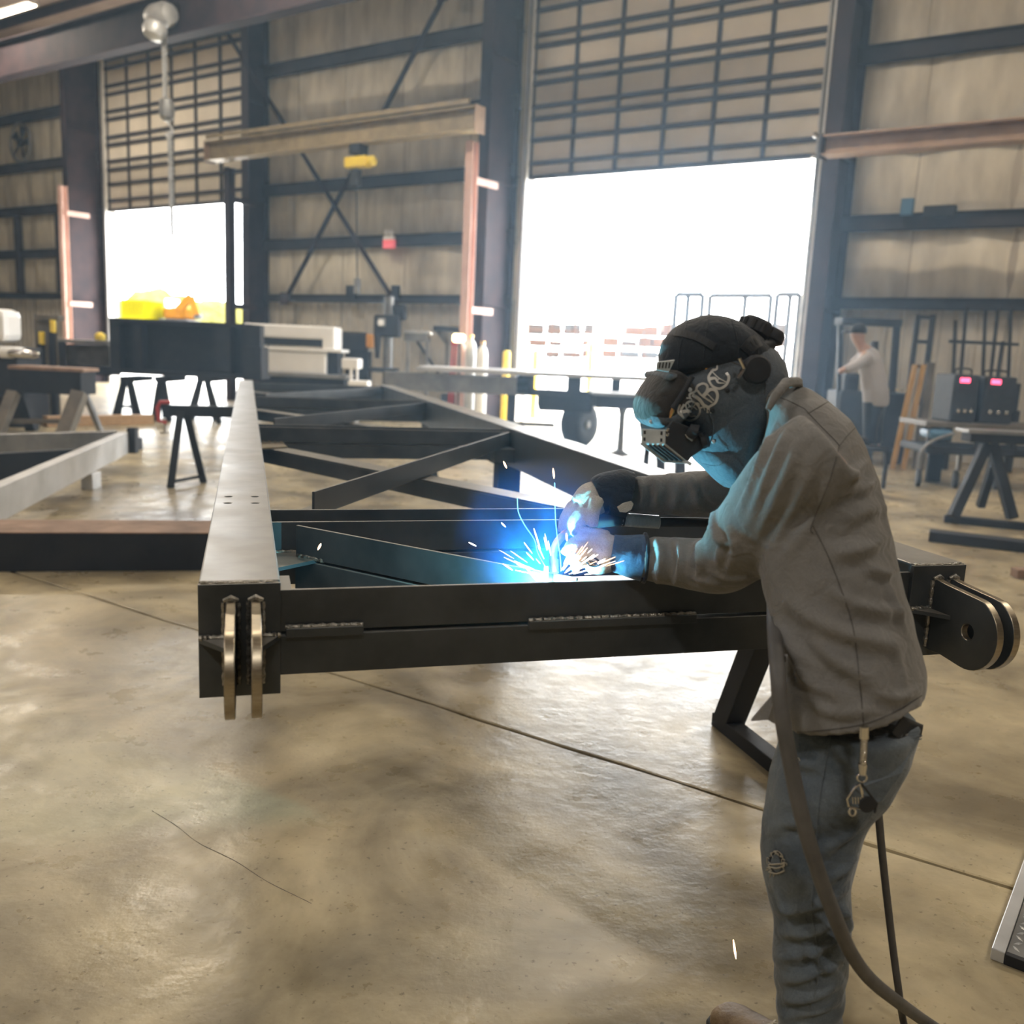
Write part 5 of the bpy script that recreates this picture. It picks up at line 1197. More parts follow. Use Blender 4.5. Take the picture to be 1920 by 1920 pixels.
# plate girder pieces on steel trestles
t = thing('plate_girder', 'huge dark plate girder with stiffeners lying on trestles under the left door', 'girder', base_of(330, 17.3))
bx(t, 'web_plate', 'black_steel', 206, 488, 606, 702, 17.4, .03, False, .004)
bx(t, 'top_flange', 'black_steel', 204, 458, 601, 609, 17.1, .65, False, .006); bx(t, 'bottom_flange', 'black_steel', 204, 490, 698, 706, 17.1, .65, False, .006)
for x0, x1 in ((206, 224), (250, 266), (400, 432), (452, 488)): bx(t, 'stiffener', 'black_steel', x0, x1, 609, 699, 17.15, .28, False, .006)
bx(t, 'end_block', 'black_steel', 456, 490, 650, 706, 17.0, .5, False, .008)
t = thing('plate_girder', 'smaller dark grey girder lying left of the huge plate girder', 'girder', base_of(150, 17.6))
bx(t, 'web_plate', 'brown_steel', 108, 206, 646, 686, 17.7, .03); bx(t, 'top_flange', 'grey_steel', 102, 208, 637, 645, 17.5, .45); bx(t, 'bottom_flange', 'black_steel', 102, 208, 686, 702, 17.5, .45); bx(t, 'end_plate', 'black_steel', 101, 122, 640, 690, 17.48, .05)
p = at_y(188, 630, 17.65); m = MB(); m.lathe([(.07, 0), (.10, .04), (.10, .12), (.04, .17)], p + Vector((0, 0, -.10)), (0, 0, 1), 14); tag(m.build('cap', 'yellow', None, smooth=50), 'round yellow cap lying on the smaller dark girder', 'cap')
def trestle(label, xs, y0, Y, ytop):
    t = thing('sawhorse', label, 'sawhorse', base_of(sum(xs) / 2, Y)); xc = sum(xs) / 2
    bx(t, 'top_beam', 'black_steel', xc - 14, xc + 14, ytop, y0, Y - .1, .9, False)
    for x, dy in ((xs[0], .05), (xs[1], .05), (xs[0] + 8, .75), (xs[1] - 8, .75)): barp(t, 'leg', 'black_steel', xc + (x - xc) * .25, y0 - 2, Y + dy, x, 790, Y + dy, .09, foot=True)
    bx(t, 'stretcher', 'black_steel', xs[0] + 8, xs[1] - 8, 760, 765, Y + .05, .05)
trestle('black trestle under the left part of the huge plate girder', (214, 262), 716, 17.2, 706); trestle('second black trestle from the left under the huge plate girder', (288, 318), 716, 17.2, 706)
trestle('black trestle under the right end of the huge plate girder', (352, 412), 716, 17.2, 706)
bo = thing('timber_baulk', 'long brown timber baulk lying on the floor under the girders', 'timber', tuple(at_z(190, 786, 0)))
p, q = at_z(84, 790, .09), at_z(284, 786, .09); m = MB(); m.bar(p, q, .22, .175); m.build('baulk', 'wood', bo, bevel=.01)

# white machine behind the far end of the frame
t = thing('press', 'white painted press with a dark slot behind the far end of the frame', 'machine', base_of(545, 19))
bx(t, 'crown', 'white', 456, 628, 609, 634, 19, .8, False, .04)
for x0, x1 in ((456, 482), (604, 628)): bx(t, 'side_frame', 'white', x0, x1, 630, 656, 19, .8, False, .04)
bx(t, 'slot', 'rubber', 484, 602, 633, 648, 19.12, .6, False, .01); bx(t, 'table_edge', 'white', 482, 640, 652, 658, 18.95, .9, False, .01)
bx(t, 'apron', 'white', 490, 612, 657, 702, 19.0, .7, False, .05); bx(t, 'side_column', 'black_steel', 614, 634, 656, 702, 19.05, .6, False, .02); bx(t, 'side_column', 'black_steel', 466, 490, 656, 702, 19.05, .6, False, .02)
bx(t, 'bed', 'grey_steel', 480, 650, 700, 708, 18.9, .9, False, .02); bx(t, 'base', 'black_steel', 484, 646, 706, 760, 19, .8, True, .02)
for x, y in ((464, 616), (471, 615), (465, 624)):
    m = MB(); m.lathe([(.028, 0), (.028, .01)], at_y(x, y, 18.99), (0, -1, 0), 8); m.build('bolt', 'grey_steel', t)
t = thing('tool_cart', 'small white tool cart right of the white press', 'cart', base_of(658, 18.2))
bx(t, 'tray', 'white', 640, 672, 672, 692, 18.2, .5, False, .03); bx(t, 'leg', 'white', 655, 660, 690, 750, 18.2, .05, True); bx(t, 'leg', 'white', 667, 671, 690, 750, 18.2, .05, True); bx(t, 'shelf', 'white', 652, 690, 714, 728, 18.1, .4, False, .03)

# machines and bottles along the wall between the doors
t = thing('drill_press', 'tall dark drill press standing left of the workbench by the wall', 'drill', base_of(716, 20.2))
p = at_y(728, 650, 20.3); m = MB(); m.tube([(p.x, p.y, .1), (p.x, p.y, at_y(728, 556, 20.3).z)], .11, 14); m.build('column', 'grey_steel', t, smooth=50)
bx(t, 'base', 'black_steel', 690, 750, 752, 775, 20.0, .8, True); bx(t, 'head', 'black_steel', 700, 748, 590, 632, 20.05, .5, False, .05); bx(t, 'motor', 'black_steel', 738, 760, 570, 600, 20.2, .35, False, .05)
m = MB(); p = at_y(708, 650, 20.1); m.tube([p + Vector((0, 0, .25)), p + Vector((0, 0, -.25))], [.09, .05], 12); m.build('spindle', 'black_steel', t, smooth=50)
bx(t, 'table', 'black_steel', 690, 742, 690, 698, 19.95, .6); bx(t, 'gear_box', 'grey_steel', 708, 722, 596, 612, 20.0, .06, False, .02)
m = MB(); p = at_y(714, 605, 19.98); m.lathe([(.05, 0), (.07, .02), (.04, .03)], p, (0, -1, 0), 12); m.build('work_lamp', 'white', t)
t = thing('shop_machine', 'dark bench machine with an orange cover left of the drill press', 'machine', base_of(668, 20.6))
bx(t, 'housing', 'black_steel', 636, 684, 622, 660, 20.6, .6, False, .06); bx(t, 'cover', 'orange', 686, 698, 626, 652, 20.55, .4, False, .03); bx(t, 'stand', 'black_steel', 646, 690, 658, 770, 20.65, .5, True)
t = thing('workbench', 'workbench with a bright steel top against the wall between the doors', 'bench', base_of(790, 20.6))
bx(t, 'bench_top', 'pale_steel', 757, 802, 619, 625, 20.6, .8); bx(t, 'apron', 'grey_steel', 757, 802, 625, 640, 20.65, .7)
for x in (760, 796): bx(t, 'leg', 'grey_steel', x, x + 6, 640, 770, 20.65, .08, True)
barp(t, 'brace', 'black_steel', 782, 640, 20.7, 822, 700, 20.7, .06)
m = MB(); p = at_y(806, 626, 20.5); ball(m, p, .06); m.build('vise_ball', 'chrome', t, smooth=60)
t = thing('side_table', 'dark stand with a flared top right of the workbench', 'stand', base_of(842, 20.6))
bx(t, 'top', 'black_steel', 812, 874, 612, 622, 20.6, .7); m = MB(); p = at_y(842, 660, 20.9); m.lathe([(.25, 0), (.10, .1), (.09, .7), (.34, 1.0)], (p.x, p.y, at_y(842, 622, 20.9).z - 1.0), (0, 0, 1), 10); m.build('pedestal', 'grey_steel', t, smooth=40); bx(t, 'base', 'black_steel', 826, 860, 740, 772, 20.6, .6, True)
for x, lab in ((846, 'thin red bar leaning right of the workbench, left of a pair'), (852, 'thin red bar leaning right of the workbench, right of a pair')):
    t = thing('red_bar', lab, 'bar', base_of(x, 20.2)); barp(t, 'bar', 'red', x + 3, 646, 20.2, x - 6, 768, 20.0, .04, foot=True); bx(t, 'clamp_head', 'red', x, x + 6, 640, 648, 20.15, .08)
def bottle(x, Y, ytop, mt, lab):
    p = at_y(x, 680, Y); h = at_y(x, ytop, Y).z; t = thing('gas_cylinder', lab, 'gas cylinder', (p.x, p.y, 0))
    m = MB(); m.lathe([(.10, .002), (.115, .03), (.115, h - .28), (.09, h - .16), (.04, h - .10), (.04, h - .06)], (p.x, p.y, 0), (0, 0, 1), 18); m.build('bottle', mt, t, smooth=50)
    m = MB(); m.lathe([(.05, h - .06), (.05, h)], (p.x, p.y, 0), (0, 0, 1), 12); m.build('valve_cap', 'brass', t)
bottle(882, 19.7, 628, 'pale_steel', 'grey gas cylinder in front of the pink crane post'); bottle(904, 19.5, 640, 'white', 'white gas cylinder left of the yellow bollard')
bottle(866, 19.9, 636, 'oxide_post', 'reddish gas cylinder left of the pink crane post foot')
t = thing('work_light', 'yellow lit work light on a stand before the pink crane post', 'lamp', base_of(858, 19.3))
M['warm_bulb'] = glow('warm_bulb', (1.0, .78, .42), 5.0)
bx(t, 'lamp_head', 'warm_bulb', 848, 872, 626, 642, 19.3, .12, False, .05); bx(t, 'pole', 'black_steel', 858, 862, 640, 772, 19.36, .04, True)
def bollard(x, Y, ytop, lab, mt='yellow', r=.085):
    p = at_y(x, 690, Y); h = at_y(x, ytop, Y).z; t = thing('bollard', lab, 'bollard', (p.x, p.y, 0))
    m = MB(); m.lathe([(r, .001), (r, h - .05), (r * .7, h - .01), (.01, h)], (p.x, p.y, 0), (0, 0, 1), 16); m.build('post', mt, t, smooth=50)
    m = MB(); m.lathe([(r + .05, -.018), (r + .05, .01)], (p.x, p.y, 0), (0, 0, 1), 16); m.build('base_flange', mt, t)
bollard(949, 20.3, 657, 'yellow bollard inside the hall left of the big open door')
bollard(1003, 22.9, 656, 'yellow bollard outside at the left side of the big open door'); bollard(1106, 25.5, 640, 'yellow bollard outside beside the white yard post')

# long flatbed trailer in front of the big door
t = thing('trailer', 'long dark flatbed trailer frame with a fat tyre parked before the big door', 'trailer', base_of(1000, 15.6))
bx(t, 'side_rail', 'grey_steel', 720, 992, 702, 736, 15.6, .12, False, .01); bx(t, 'deck_edge', 'pale_steel', 780, 1260, 698, 706, 15.55, 1.7, False, .01)
bx(t, 'lower_rail', 'black_steel', 985, 1260, 735, 748, 15.6, .12, False, .01)
for x0, x1 in ((968, 1002), (1064, 1090), (1148, 1164), (1216, 1236)): bx(t, 'post', 'black_steel', x0, x1, 704, 738, 15.6, .14, False, .008)
bx(t, 'axle_box', 'black_steel', 1010, 1112, 745, 772, 15.7, 1.4, False, .03)
p = at_y(1088, 795, 15.9); rw = .40; m = MB()
for k, (xc, nm) in enumerate(((p.x, 'tyre'),)):
    m = MB(); m.lathe([(.20, -.17), (.34, -.18), (rw, -.12), (rw, .12), (.34, .18), (.20, .17)], (xc, 16.1, rw + .002), (.8, -.6, 0), 24); ty = m.build('tyre', 'rubber', t, smooth=50)
    m = MB(); m.lathe([(.20, .13), (.10, .15), (.06, .20)], (xc, 16.1, rw + .002), (.8, -.6, 0), 16); m.build('hub', 'grey_steel', ty, smooth=40)
bx(t, 'drop_leg', 'black_steel', 950, 966, 736, 800, 15.7, .12, True); bx(t, 'step_bar', 'grey_steel', 962, 1040, 792, 800, 15.6, .1)
t = thing('pedestal_table', 'dark pedestal table between the trailer tyre and the helmet', 'table', base_of(1165, 14.6))
bx(t, 'table_top', 'black_steel', 1116, 1262, 744, 768, 14.6, 1.0, False, .01); bx(t, 'top_plate', 'grey_steel', 1112, 1264, 739, 745, 14.55, 1.1, False, .008)
p = at_y(1166, 790, 15.1); zt = at_y(1166, 766, 15.1).z; m = MB(); m.lathe([(.19, .002), (.17, .03), (.06, .08), (.05, zt - .1), (.08, zt)], (p.x, p.y, 0), (0, 0, 1), 14); m.build('pedestal', 'grey_steel', t, smooth=40)
t = thing('tripod_stand', 'small dark stand half hidden behind the helmet lens box', 'stand', base_of(1222, 10.5))
barp(t, 'leg', 'black_steel', 1218, 800, 10.5, 1208, 880, 10.3, .06, foot=True); barp(t, 'leg', 'black_steel', 1236, 800, 10.5, 1244, 900, 10.3, .09, foot=True); barp(t, 'leg', 'black_steel', 1275, 800, 10.5, 1278, 900, 10.3, .11, foot=True); bx(t, 'top_beam', 'black_steel', 1205, 1300, 782, 806, 10.45, .3)

# wall fittings
def wall_box(name, lab, cat, x0, x1, y0, y1, mt, n=17.66, dep=.11, group=None):
    a, b = at_n(x0, y0, n), at_n(x1, y1, n); m = MB(WB); m.box(a.x, b.x, n, n + dep, b.z, a.z); o = m.build(name, mt, None, bevel=.01); return tag(o, lab, cat, group)
t = thing('exit_light', 'small red and white exit light box on the wall between the doors', 'sign', tuple(at_n(727, 450, 17.7)), WB)
a, b = at_n(718, 450, 17.7), at_n(737, 465, 17.7); M['exit_glow'] = glow('exit_glow', (.85, .16, .18), .35)
m = MB(WB); m.box(a.x, b.x, 17.7, 17.80, b.z, a.z); m.build('lit_panel', 'exit_glow', t); m = MB(WB); m.box(a.x, b.x, 17.69, 17.81, a.z, a.z + .10); m.build('housing', 'white', t, bevel=.02)
for s in (.25, .75): m = MB(WB); ball(m, Vector((a.x + (b.x - a.x) * s, 17.72, a.z + .18)), .075); m.build('lamp_head', 'white', t, smooth=60)
wall_box('junction_box', 'black box on the girt left of the dark brace foot', 'box', 648, 664, 535, 560, 'black_steel'); wall_box('junction_box', 'black box on the girt beside the dark brace foot', 'box', 733, 745, 535, 560, 'black_steel')
wall_box('junction_box', 'dark tapered box on the girt right of the big door', 'box', 1690, 1710, 372, 402, 'blue', 17.66); wall_box('cable_tray', 'dark bundle of cables lying on the girt at the right', 'cables', 1732, 1790, 386, 404, 'black_steel', 17.57, .2)
t = thing('wall_fan', 'round exhaust fan on the wall in the top left bay', 'fan', tuple(at_n(40, 268, 17.75)), WB); c = at_n(40, 268, 17.75)
m = MB(WB)
for r_, w in ((.62, .05),): m.tube([(c.x + r_ * math.cos(a), 17.72, c.z + r_ * math.sin(a)) for a in np.linspace(0, 2 * math.pi, 33)], w, 8, caps=False)
m.build('ring', 'grey_steel', t, smooth=60)
for i in range(5):
    a = 2 * math.pi * i / 5; m = MB(WB); u = Vector((math.cos(a), 0, math.sin(a))); v = Vector((-math.sin(a), 0, math.cos(a))); cc = Vector((c.x, 17.74, c.z))
    m.add([cc + u * .08 - v * .05, cc + u * .55 - v * .16 + Vector((0, .05, 0)), cc + u * .55 + v * .14 - Vector((0, .05, 0)), cc + u * .08 + v * .05], [(0, 1, 2, 3)]); m.build('blade', 'black_steel', t)
m = MB(WB); m.lathe([(.12, -.06), (.12, .08)], (c.x, 17.74, c.z), (0, -1, 0), 14); m.build('hub', 'black_steel', t)
for x, lab in ((1655, 'left conduit'), ): pass

# right side: lift mast, second worker on a platform, welding sets, trestle
M['amber'] = mat('amber_paint', (.42, .24, .06), (.52, .31, .09), rough=.6, scale=3)
t = thing('lift_mast', 'dark lift mast with orange lower rails leaning right of the far worker', 'machine', base_of(1720, 15))
for x in (1722, 1750): barp(t, 'mast_rail', 'black_steel', x, 590, 15, x - 22, 760, 15, .07)
for y in (594, 640, 686): barp(t, 'cross_bar', 'black_steel', 1720 - (y - 590) * .13, y, 15, 1754 - (y - 590) * .13, y + 2, 15, .06)
barp(t, 'orange_rail', 'amber', 1716, 684, 14.9, 1676, 852, 14.7, .07, foot=True); barp(t, 'orange_rail', 'amber', 1732, 684, 14.9, 1696, 856, 14.7, .07, foot=True)
barp(t, 'guard_post', 'brown_steel', 1744, 680, 14.95, 1722, 852, 14.8, .12, foot=True); barp(t, 'cab_post', 'black_steel', 1640, 640, 15.4, 1630, 850, 15.2, .10, foot=True)
barp(t, 'cab_post', 'black_steel', 1682, 606, 15.5, 1664, 850, 15.4, .10, foot=True); barp(t, 'cab_roof', 'black_steel', 1572, 602, 15.4, 1684, 606, 15.5, .12, .3)
barp(t, 'cab_post', 'black_steel', 1576, 602, 15.4, 1570, 850, 15.3, .08, foot=True)
bx(t, 'body', 'black_steel', 1572, 1700, 735, 838, 15.2, .7, False, .03); bx(t, 'dash', 'black_steel', 1584, 1612, 700, 736, 15.3, .3, False, .03)
for x in (1592, 1684):
    p = at_y(x, 850, 15.4); m = MB(); m.lathe([(.06, -.07), (.17, -.06), (.17, .06), (.06, .07)], (p.x, 15.5, .172), (.3, -1, 0), 18); m.build('wheel', 'rubber', t, smooth=40)
for x in (1662, 1684, 1700): m = MB(); m.lathe([(.05, 0), (.06, .03)], at_y(x, 733, 14.9), (0, 0, 1), 10); m.build('clip', 'chrome', t)
t = thing('work_platform', 'low dark steel platform that the far worker stands on', 'platform', base_of(1630, 12.3))
bx(t, 'deck', 'black_steel', 1560, 1668, 838, 846, 12.2, .9, False, .01)
for x in (1564, 1660):
    for dy in (.02, .8): bx(t, 'leg', 'black_steel', x, x + 6, 846, 880, 12.2 + dy, .06, True, .004)
WK = 12.6
man = thing('person', 'far worker in a white shirt and dark cap bending over the machine at the right', 'person', (at_y(1630, 840, WK).x, WK, at_y(1630, 838, 12.2).z + .001))
mb = MB(); limb(mb, [(1632, 838, WK, .06), (1632, 800, WK, .07), (1638, 762, WK, .09), (1642, 735, WK, .11), (1637, 700, WK, .12), (1630, 668, WK, .12), (1616, 650, WK, .07), (1610, 636, WK, .085), (1608, 624, WK, .095), (1608, 616, WK, .05)], 14)
limb(mb, [(1642, 838, WK + .25, .06), (1640, 790, WK + .22, .08), (1636, 745, WK + .15, .10)], 12); limb(mb, [(1626, 664, WK - .12, .07), (1604, 684, WK - .2, .05), (1580, 694, WK - .22, .04), (1572, 698, WK - .22, .04)], 12); limb(mb, [(1620, 664, WK + .2, .07), (1598, 684, WK + .25, .05), (1580, 694, WK + .2, .04)], 12)
link_world('body', remeshed(mb, .025, 3), 'skin', man)
mb = MB(); limb(mb, [(1642, 762, WK, .17), (1642, 735, WK, .175), (1636, 700, WK, .17), (1629, 672, WK, .16), (1620, 656, WK, .10)], 16); limb(mb, [(1630, 668, WK - .12, .095), (1606, 684, WK - .2, .072), (1584, 694, WK - .22, .058)], 12); limb(mb, [(1622, 664, WK + .2, .09), (1598, 684, WK + .25, .07)], 12)
M['pale_shirt'] = cloth('pale_shirt_cotton', (.42, .40, .40), (.52, .50, .50)); link_world('shirt', remeshed(mb, .025, 3, .5, lambda P, N: .008 * wob(P, 14, 0, 8)), 'pale_shirt', man)
mb = MB(); limb(mb, [(1640, 754, WK, .165), (1636, 772, WK, .13), (1632, 800, WK, .10), (1632, 832, WK, .085)], 14); limb(mb, [(1644, 754, WK + .14, .14), (1642, 790, WK + .22, .10), (1642, 832, WK + .25, .085)], 12); link_world('trousers', remeshed(mb, .025, 3), 'navy', man)
m = MB(); c = at_y(1610, 622, WK); m.lathe([(.105, -.02), (.11, .03), (.08, .09), (.02, .115)], c, (0, 0, 1), 14); m.build('cap', 'navy', man, smooth=60); m = MB(); m.box(c.x - .21, c.x - .05, c.y - .07, c.y + .07, c.z - .02, c.z); m.build('cap_peak', 'navy', man, bevel=.008)
for dy, x in ((-.02, 1630), (.24, 1641)):
    p = at_y(x, 838, WK); z = at_y(1630, 838, 12.2).z; m = MB(); m.box(p.x - .20, p.x + .08, WK + dy - .05, WK + dy + .06, z, z + .10); m.build('boot', 'rubber', man, bevel=.03)

t = thing('cart', 'wheeled steel cart carrying the two welding sets at the right', 'cart', base_of(1830, 12.6))
bx(t, 'shelf', 'brown_steel', 1736, 1990, 796, 806, 12.5, .9, False, .01); bx(t, 'lower_frame', 'black_steel', 1736, 1990, 842, 856, 12.5, .9, False, .02)
for x in (1740, 1830, 1900): bx(t, 'upright', 'black_steel', x, x + 8, 806, 844, 12.5, .06)
for x in (1730, 1800, 1880):
    p = at_y(x, 880, 12.6); m = MB(); m.lathe([(.03, -.035), (.12, -.03), (.12, .03), (.03, .035)], (p.x, 12.7, .122), (1, -.3, 0), 16); m.build('wheel', 'rubber', t, smooth=40); bx(t, 'wheel_fork', 'grey_steel', x - 4, x + 4, 850, 882, 12.68, .05)
p0 = at_y(1728, 880, 12.4); m = MB(); m.tube(spline([at_y(x, y, 12.45) for x, y in ((1720, 880), (1728, 846), (1750, 826), (1790, 812))], 5), .022, 8); m.build('handle', 'grey_steel', t, smooth=60)
bx(t, 'blue_bag', 'blue', 1745, 1790, 806, 824, 12.45, .4, False, .05)
M['led'] = glow('red_led_digits', (1.0, .10, .22), 4.0)
def welder_set(x0, x1, y0, y1, lab, lx, ly):
    t = thing('welding_machine', lab, 'welding machine', (at_y((x0 + x1) / 2, y1, 12.7).x, 12.7, at_y(1830, 796, 12.5).z + .002))
    zb_ = at_y(1863, 796, 12.5).z + .003; yc = (y0 + y1) / 2; X0, X1 = at_y(x0, yc, 12.6).x, at_y(x1, yc, 12.6).x; z1 = at_y((x0 + x1) / 2, y0, 12.6).z
    m = MB(); m.box(X0, X1, 12.6, 13.2, zb_, z1); bd = m.build('case', 'rubber', t, bevel=.03)
    m = MB(); m.box(X0 + .03, X1 - .03, 12.585, 12.6, z1 - .30, z1 - .05); fp_ = m.build('front_panel', 'rubber', t, bevel=.004)
    c = at_y(lx, ly, 12.58); 
    for k in range(3):
        d = MB(); s = .011; o = c.x - .045 + .045 * k
        for (a0, a1, b0, b1) in ((0, .03, .05, .058), (0, .03, .024, .032), (0, .03, -.002, .006), (-.002, .005, 0, .055), (.025, .032, 0, .055)): d.box(o + a0, o + a1, 12.576, 12.584, c.z - .028 + b0, c.z - .028 + b1)
        d.build('digit', 'led', fp_)
    for k in range(3):
        p = (X0 + (X1 - X0) * (.25 + .25 * k), 12.6, zb_ + .16); d = MB(); d.lathe([(.030, 0), (.026, .035), (.01, .045)], p, (0, -1, 0), 10); d.build('connector', 'chrome', t, smooth=40)
    d = MB(); d.tube(spline([(X0 + .06, 12.75, z1 - .01), (X0 + .08, 12.75, z1 + .07), (X1 - .08, 12.75, z1 + .07), (X1 - .06, 12.75, z1 - .01)], 4), .014, 8); d.build('handle', 'rubber', t, smooth=60)
welder_set(1786, 1834, 702, 790, 'black welding set with red digits, left of the pair on the cart', 1808, 713); welder_set(1842, 1904, 706, 790, 'black welding set with red digits, right of the pair on the cart', 1866, 716)
t = thing('paper_sheet', 'bright white sheet pinned left of the welding sets', 'sign', base_of(1766, 13.2)); bx(t, 'sheet', 'white', 1756, 1776, 735, 753, 13.2, .01, False, 0); bx(t, 'post', 'black_steel', 1752, 1780, 750, 800, 13.22, .06, True)
t = thing('hanging_lines', 'dark rods standing against the ribbed wall at the far right', 'rods', base_of(1830, 14.9))
for x0, x1, y0 in ((1792, 1786, 600), (1812, 1800, 576), (1848, 1842, 580), (1872, 1856, 570), (1880, 1868, 640), (1896, 1890, 576)): barp(t, 'rod', 'black_steel', x0, y0, 15.1, x1, 720, 15.0, .045)
bx(t, 'bar', 'black_steel', 1780, 1912, 640, 646, 15.05, .05); bx(t, 'ledge', 'black_steel', 1780, 1912, 716, 770, 15.0, .2, False)
for x in (1782, 1904): bx(t, 'leg', 'black_steel', x, x + 8, 770, 800, 15.0, .2, True)

t = thing('sawhorse', 'black steel trestle with twin floor rails at the right edge', 'sawhorse', tuple(at_z(1850, 985, 0)))
p, q = at_z(1742, 1003, .05), at_z(2010, 1034, .05); m = MB(); m.bar(p, q, .20, .098); m.build('floor_rail', 'black_steel', t, bevel=.006)
p2, q2 = at_z(1770, 972, .04), at_z(2010, 996, .04); m = MB(); m.bar(p2, q2, .12, .078); m.build('floor_rail', 'black_steel', t, bevel=.006)
YR = 9.6
barp(t, 'leg', 'black_steel', 1850, 832, YR, 1786, 970, YR - .15, .10); barp(t, 'leg', 'black_steel', 1860, 832, YR, 1898, 972, YR - .1, .10); barp(t, 'leg', 'black_steel', 1868, 850, YR + .3, 1838, 950, YR + .5, .08)
bx(t, 'top_beam', 'black_steel', 1820, 2010, 816, 834, YR - .1, .22, False, .01); bx(t, 'cap_plate', 'grey_steel', 1816, 2010, 810, 817, YR - .14, .3, False, .006)
p = at_z(1908, 1086, 0); m = MB(); m.box(p.x, p.x + .5, p.y, p.y + .12, .002, .075); tag(m.build('steel_offcut', 'rust', None, bevel=.006), 'short dark steel offcut on the floor at the right edge', 'offcut')

# tread plate step at the lower right corner
TP = at_z(1858, 1792, 0); e1 = (at_z(1921, 1618, 0) - TP).normalized(); e2 = Vector((e1.y, -e1.x, 0))
XT = Matrix(((e1.x, e2.x, 0, TP.x), (e1.y, e2.y, 0, TP.y), (0, 0, 1, 0), (0, 0, 0, 1)))
t = thing('tread_plate', 'diamond tread plate lying on the floor at the lower right corner', 'plate', (0, 0, 0), XT)
m = MB(XT); m.box(0, 1.1, .035, .9, .002, .030); m.build('plate', 'grey_steel', t, bevel=.003)
m = MB(XT); m.box(-.02, 1.1, 0, .034, .001, .036); m.build('edge_bar', 'pale_steel', t, bevel=.003); m = MB(XT); m.box(-.02, -.001, .034, .9, .001, .032); m.build('edge_bar', 'black_steel', t, bevel=.002)
m = MB(XT)
for i in range(26):
    for j in range(16):
        x, y = .03 + i * .030, .055 + j * .030; s = 1 if (i + j) % 2 else -1; d, n = Vector((.7, .7 * s, 0)) * .015, Vector((-.7 * s, .7, 0)) * .005
        c = Vector((x, y, .030)); m.add([c - d, c + n, c + d, c - n, c + Vector((0, 0, .0035)) - d * .3, c + Vector((0, 0, .0035)) + d * .3], [(0, 3, 5, 4), (3, 2, 5), (2, 1, 5), (1, 0, 4, 5)])
o = m.build('raised_diamond', 'pale_steel', t); o['kind'] = 'stuff'
# ------------------------------------------------------------------ the yard seen through the doors
M['yard_yellow'] = mat('yellow_container_paint', (.12, .105, .0002), (.14, .12, .0003), spec=0, rough=.9, scale=2); M['yard_orange'] = mat('excavator_paint', (.10, .040, .004), (.13, .055, .006), spec=0, rough=.9, scale=2)
M['tree'] = mat('sunlit_leaves', (.085, .080, .022), (.150, .138, .045), spec=0, rough=.9, scale=1.5)
M['crate_a'] = mat('orange_crate', (.050, .016, .003), (.075, .028, .006), rough=.7, scale=2); M['crate_b'] = mat('brown_crate', (.016, .009, .005), (.028, .017, .010), rough=.7, scale=2); M['crate_c'] = mat('grey_crate', (.018, .018, .018), (.032, .031, .030), rough=.7, scale=2)
RY = 40.0
t = thing('storage_rack', 'long orange storage rack standing in the yard beyond the big door', 'rack', base_of(1180, RY))
lev = [690, 672, 650, 628]
for x in range(988, 1480, 44): bx(t, 'upright', 'crate_a', x, x + 3, 600, 690, RY, .1, True, 0); bx(t, 'upright', 'crate_a', x, x + 3, 600, 690, RY + 1.2, .1, True, 0)
for y in (628, 650, 672): bx(t, 'shelf_beam', 'crate_a', 986, 1478, y - 1, y + 2, RY - .02, 1.3, False, 0)
rc = random.Random(9); names = ('top', 'middle', 'lower'); ORD = ('first', 'second', 'third', 'fourth', 'fifth', 'sixth', 'seventh', 'eighth', 'ninth', 'tenth', 'eleventh', 'twelfth', 'thirteenth')
for r, (y0, y1) in enumerate(((606, 627), (632, 649), (655, 671))):
    x = 992; k = {'orange': 0, 'brown': 0, 'grey': 0}
    while x < 1466:
        w = rc.uniform(20, 38)
        if rc.random() < .88:
            cn = rc.choice(['orange', 'brown', 'orange', 'grey', 'brown']); dy = rc.uniform(0, 7)
            o = bx(None, 'crate', {'orange': 'crate_a', 'brown': 'crate_b', 'grey': 'crate_c'}[cn], x, x + w, y0 + dy, y1, RY + .08, 1.0, False, .02, None)
            tag(o, f"{ORD[k[cn]]} {cn} crate from the left on the {names[r]} shelf of the yard rack", 'crate', 'crates on the yard rack'); k[cn] += 1
        x += w + rc.uniform(3, 8)
t = thing('yard_post', 'tall white square post in the yard beyond the big door', 'post', base_of(1120, 27)); bx(t, 'post', 'white', 1113, 1130, 598, 690, 27, .25, True, .02); bx(t, 'foot', 'white', 1108, 1135, 694, 700, 26.9, .5, True, .02)
def rail(x0, xm, x1, ytop, Y, lab):
    t = thing('rail_frame', lab, 'frame', base_of((x0 + x1) / 2, Y)); p = [at_y(x, ytop, Y) for x in (x0, xm, x1)]
    for q in p:
        m = MB(); m.tube([(q.x, Y, -.019), (q.x, Y, q.z)], .068, 8); m.build('post', 'black_steel', t, smooth=60)
    m = MB(); m.tube([p[0], p[2]], .068, 8); m.build('top_rail', 'black_steel', t, smooth=60)
    m = MB(); a, b = Vector((p[0].x, Y, 1.2)), Vector((p[2].x, Y, 1.2)); m.tube([a, b], .07, 8); m.build('mid_rail', 'black_steel', t, smooth=60)
rail(1268, 1291, 1318, 552, 23.5, 'narrow dark pipe frame in the yard behind the helmet'); rail(1332, 1398, 1446, 554, 23.5, 'wide dark pipe frame in the yard, middle of the three'); rail(1458, 1482, 1500, 552, 23.5, 'dark pipe frame in the yard next to the right door jamb')
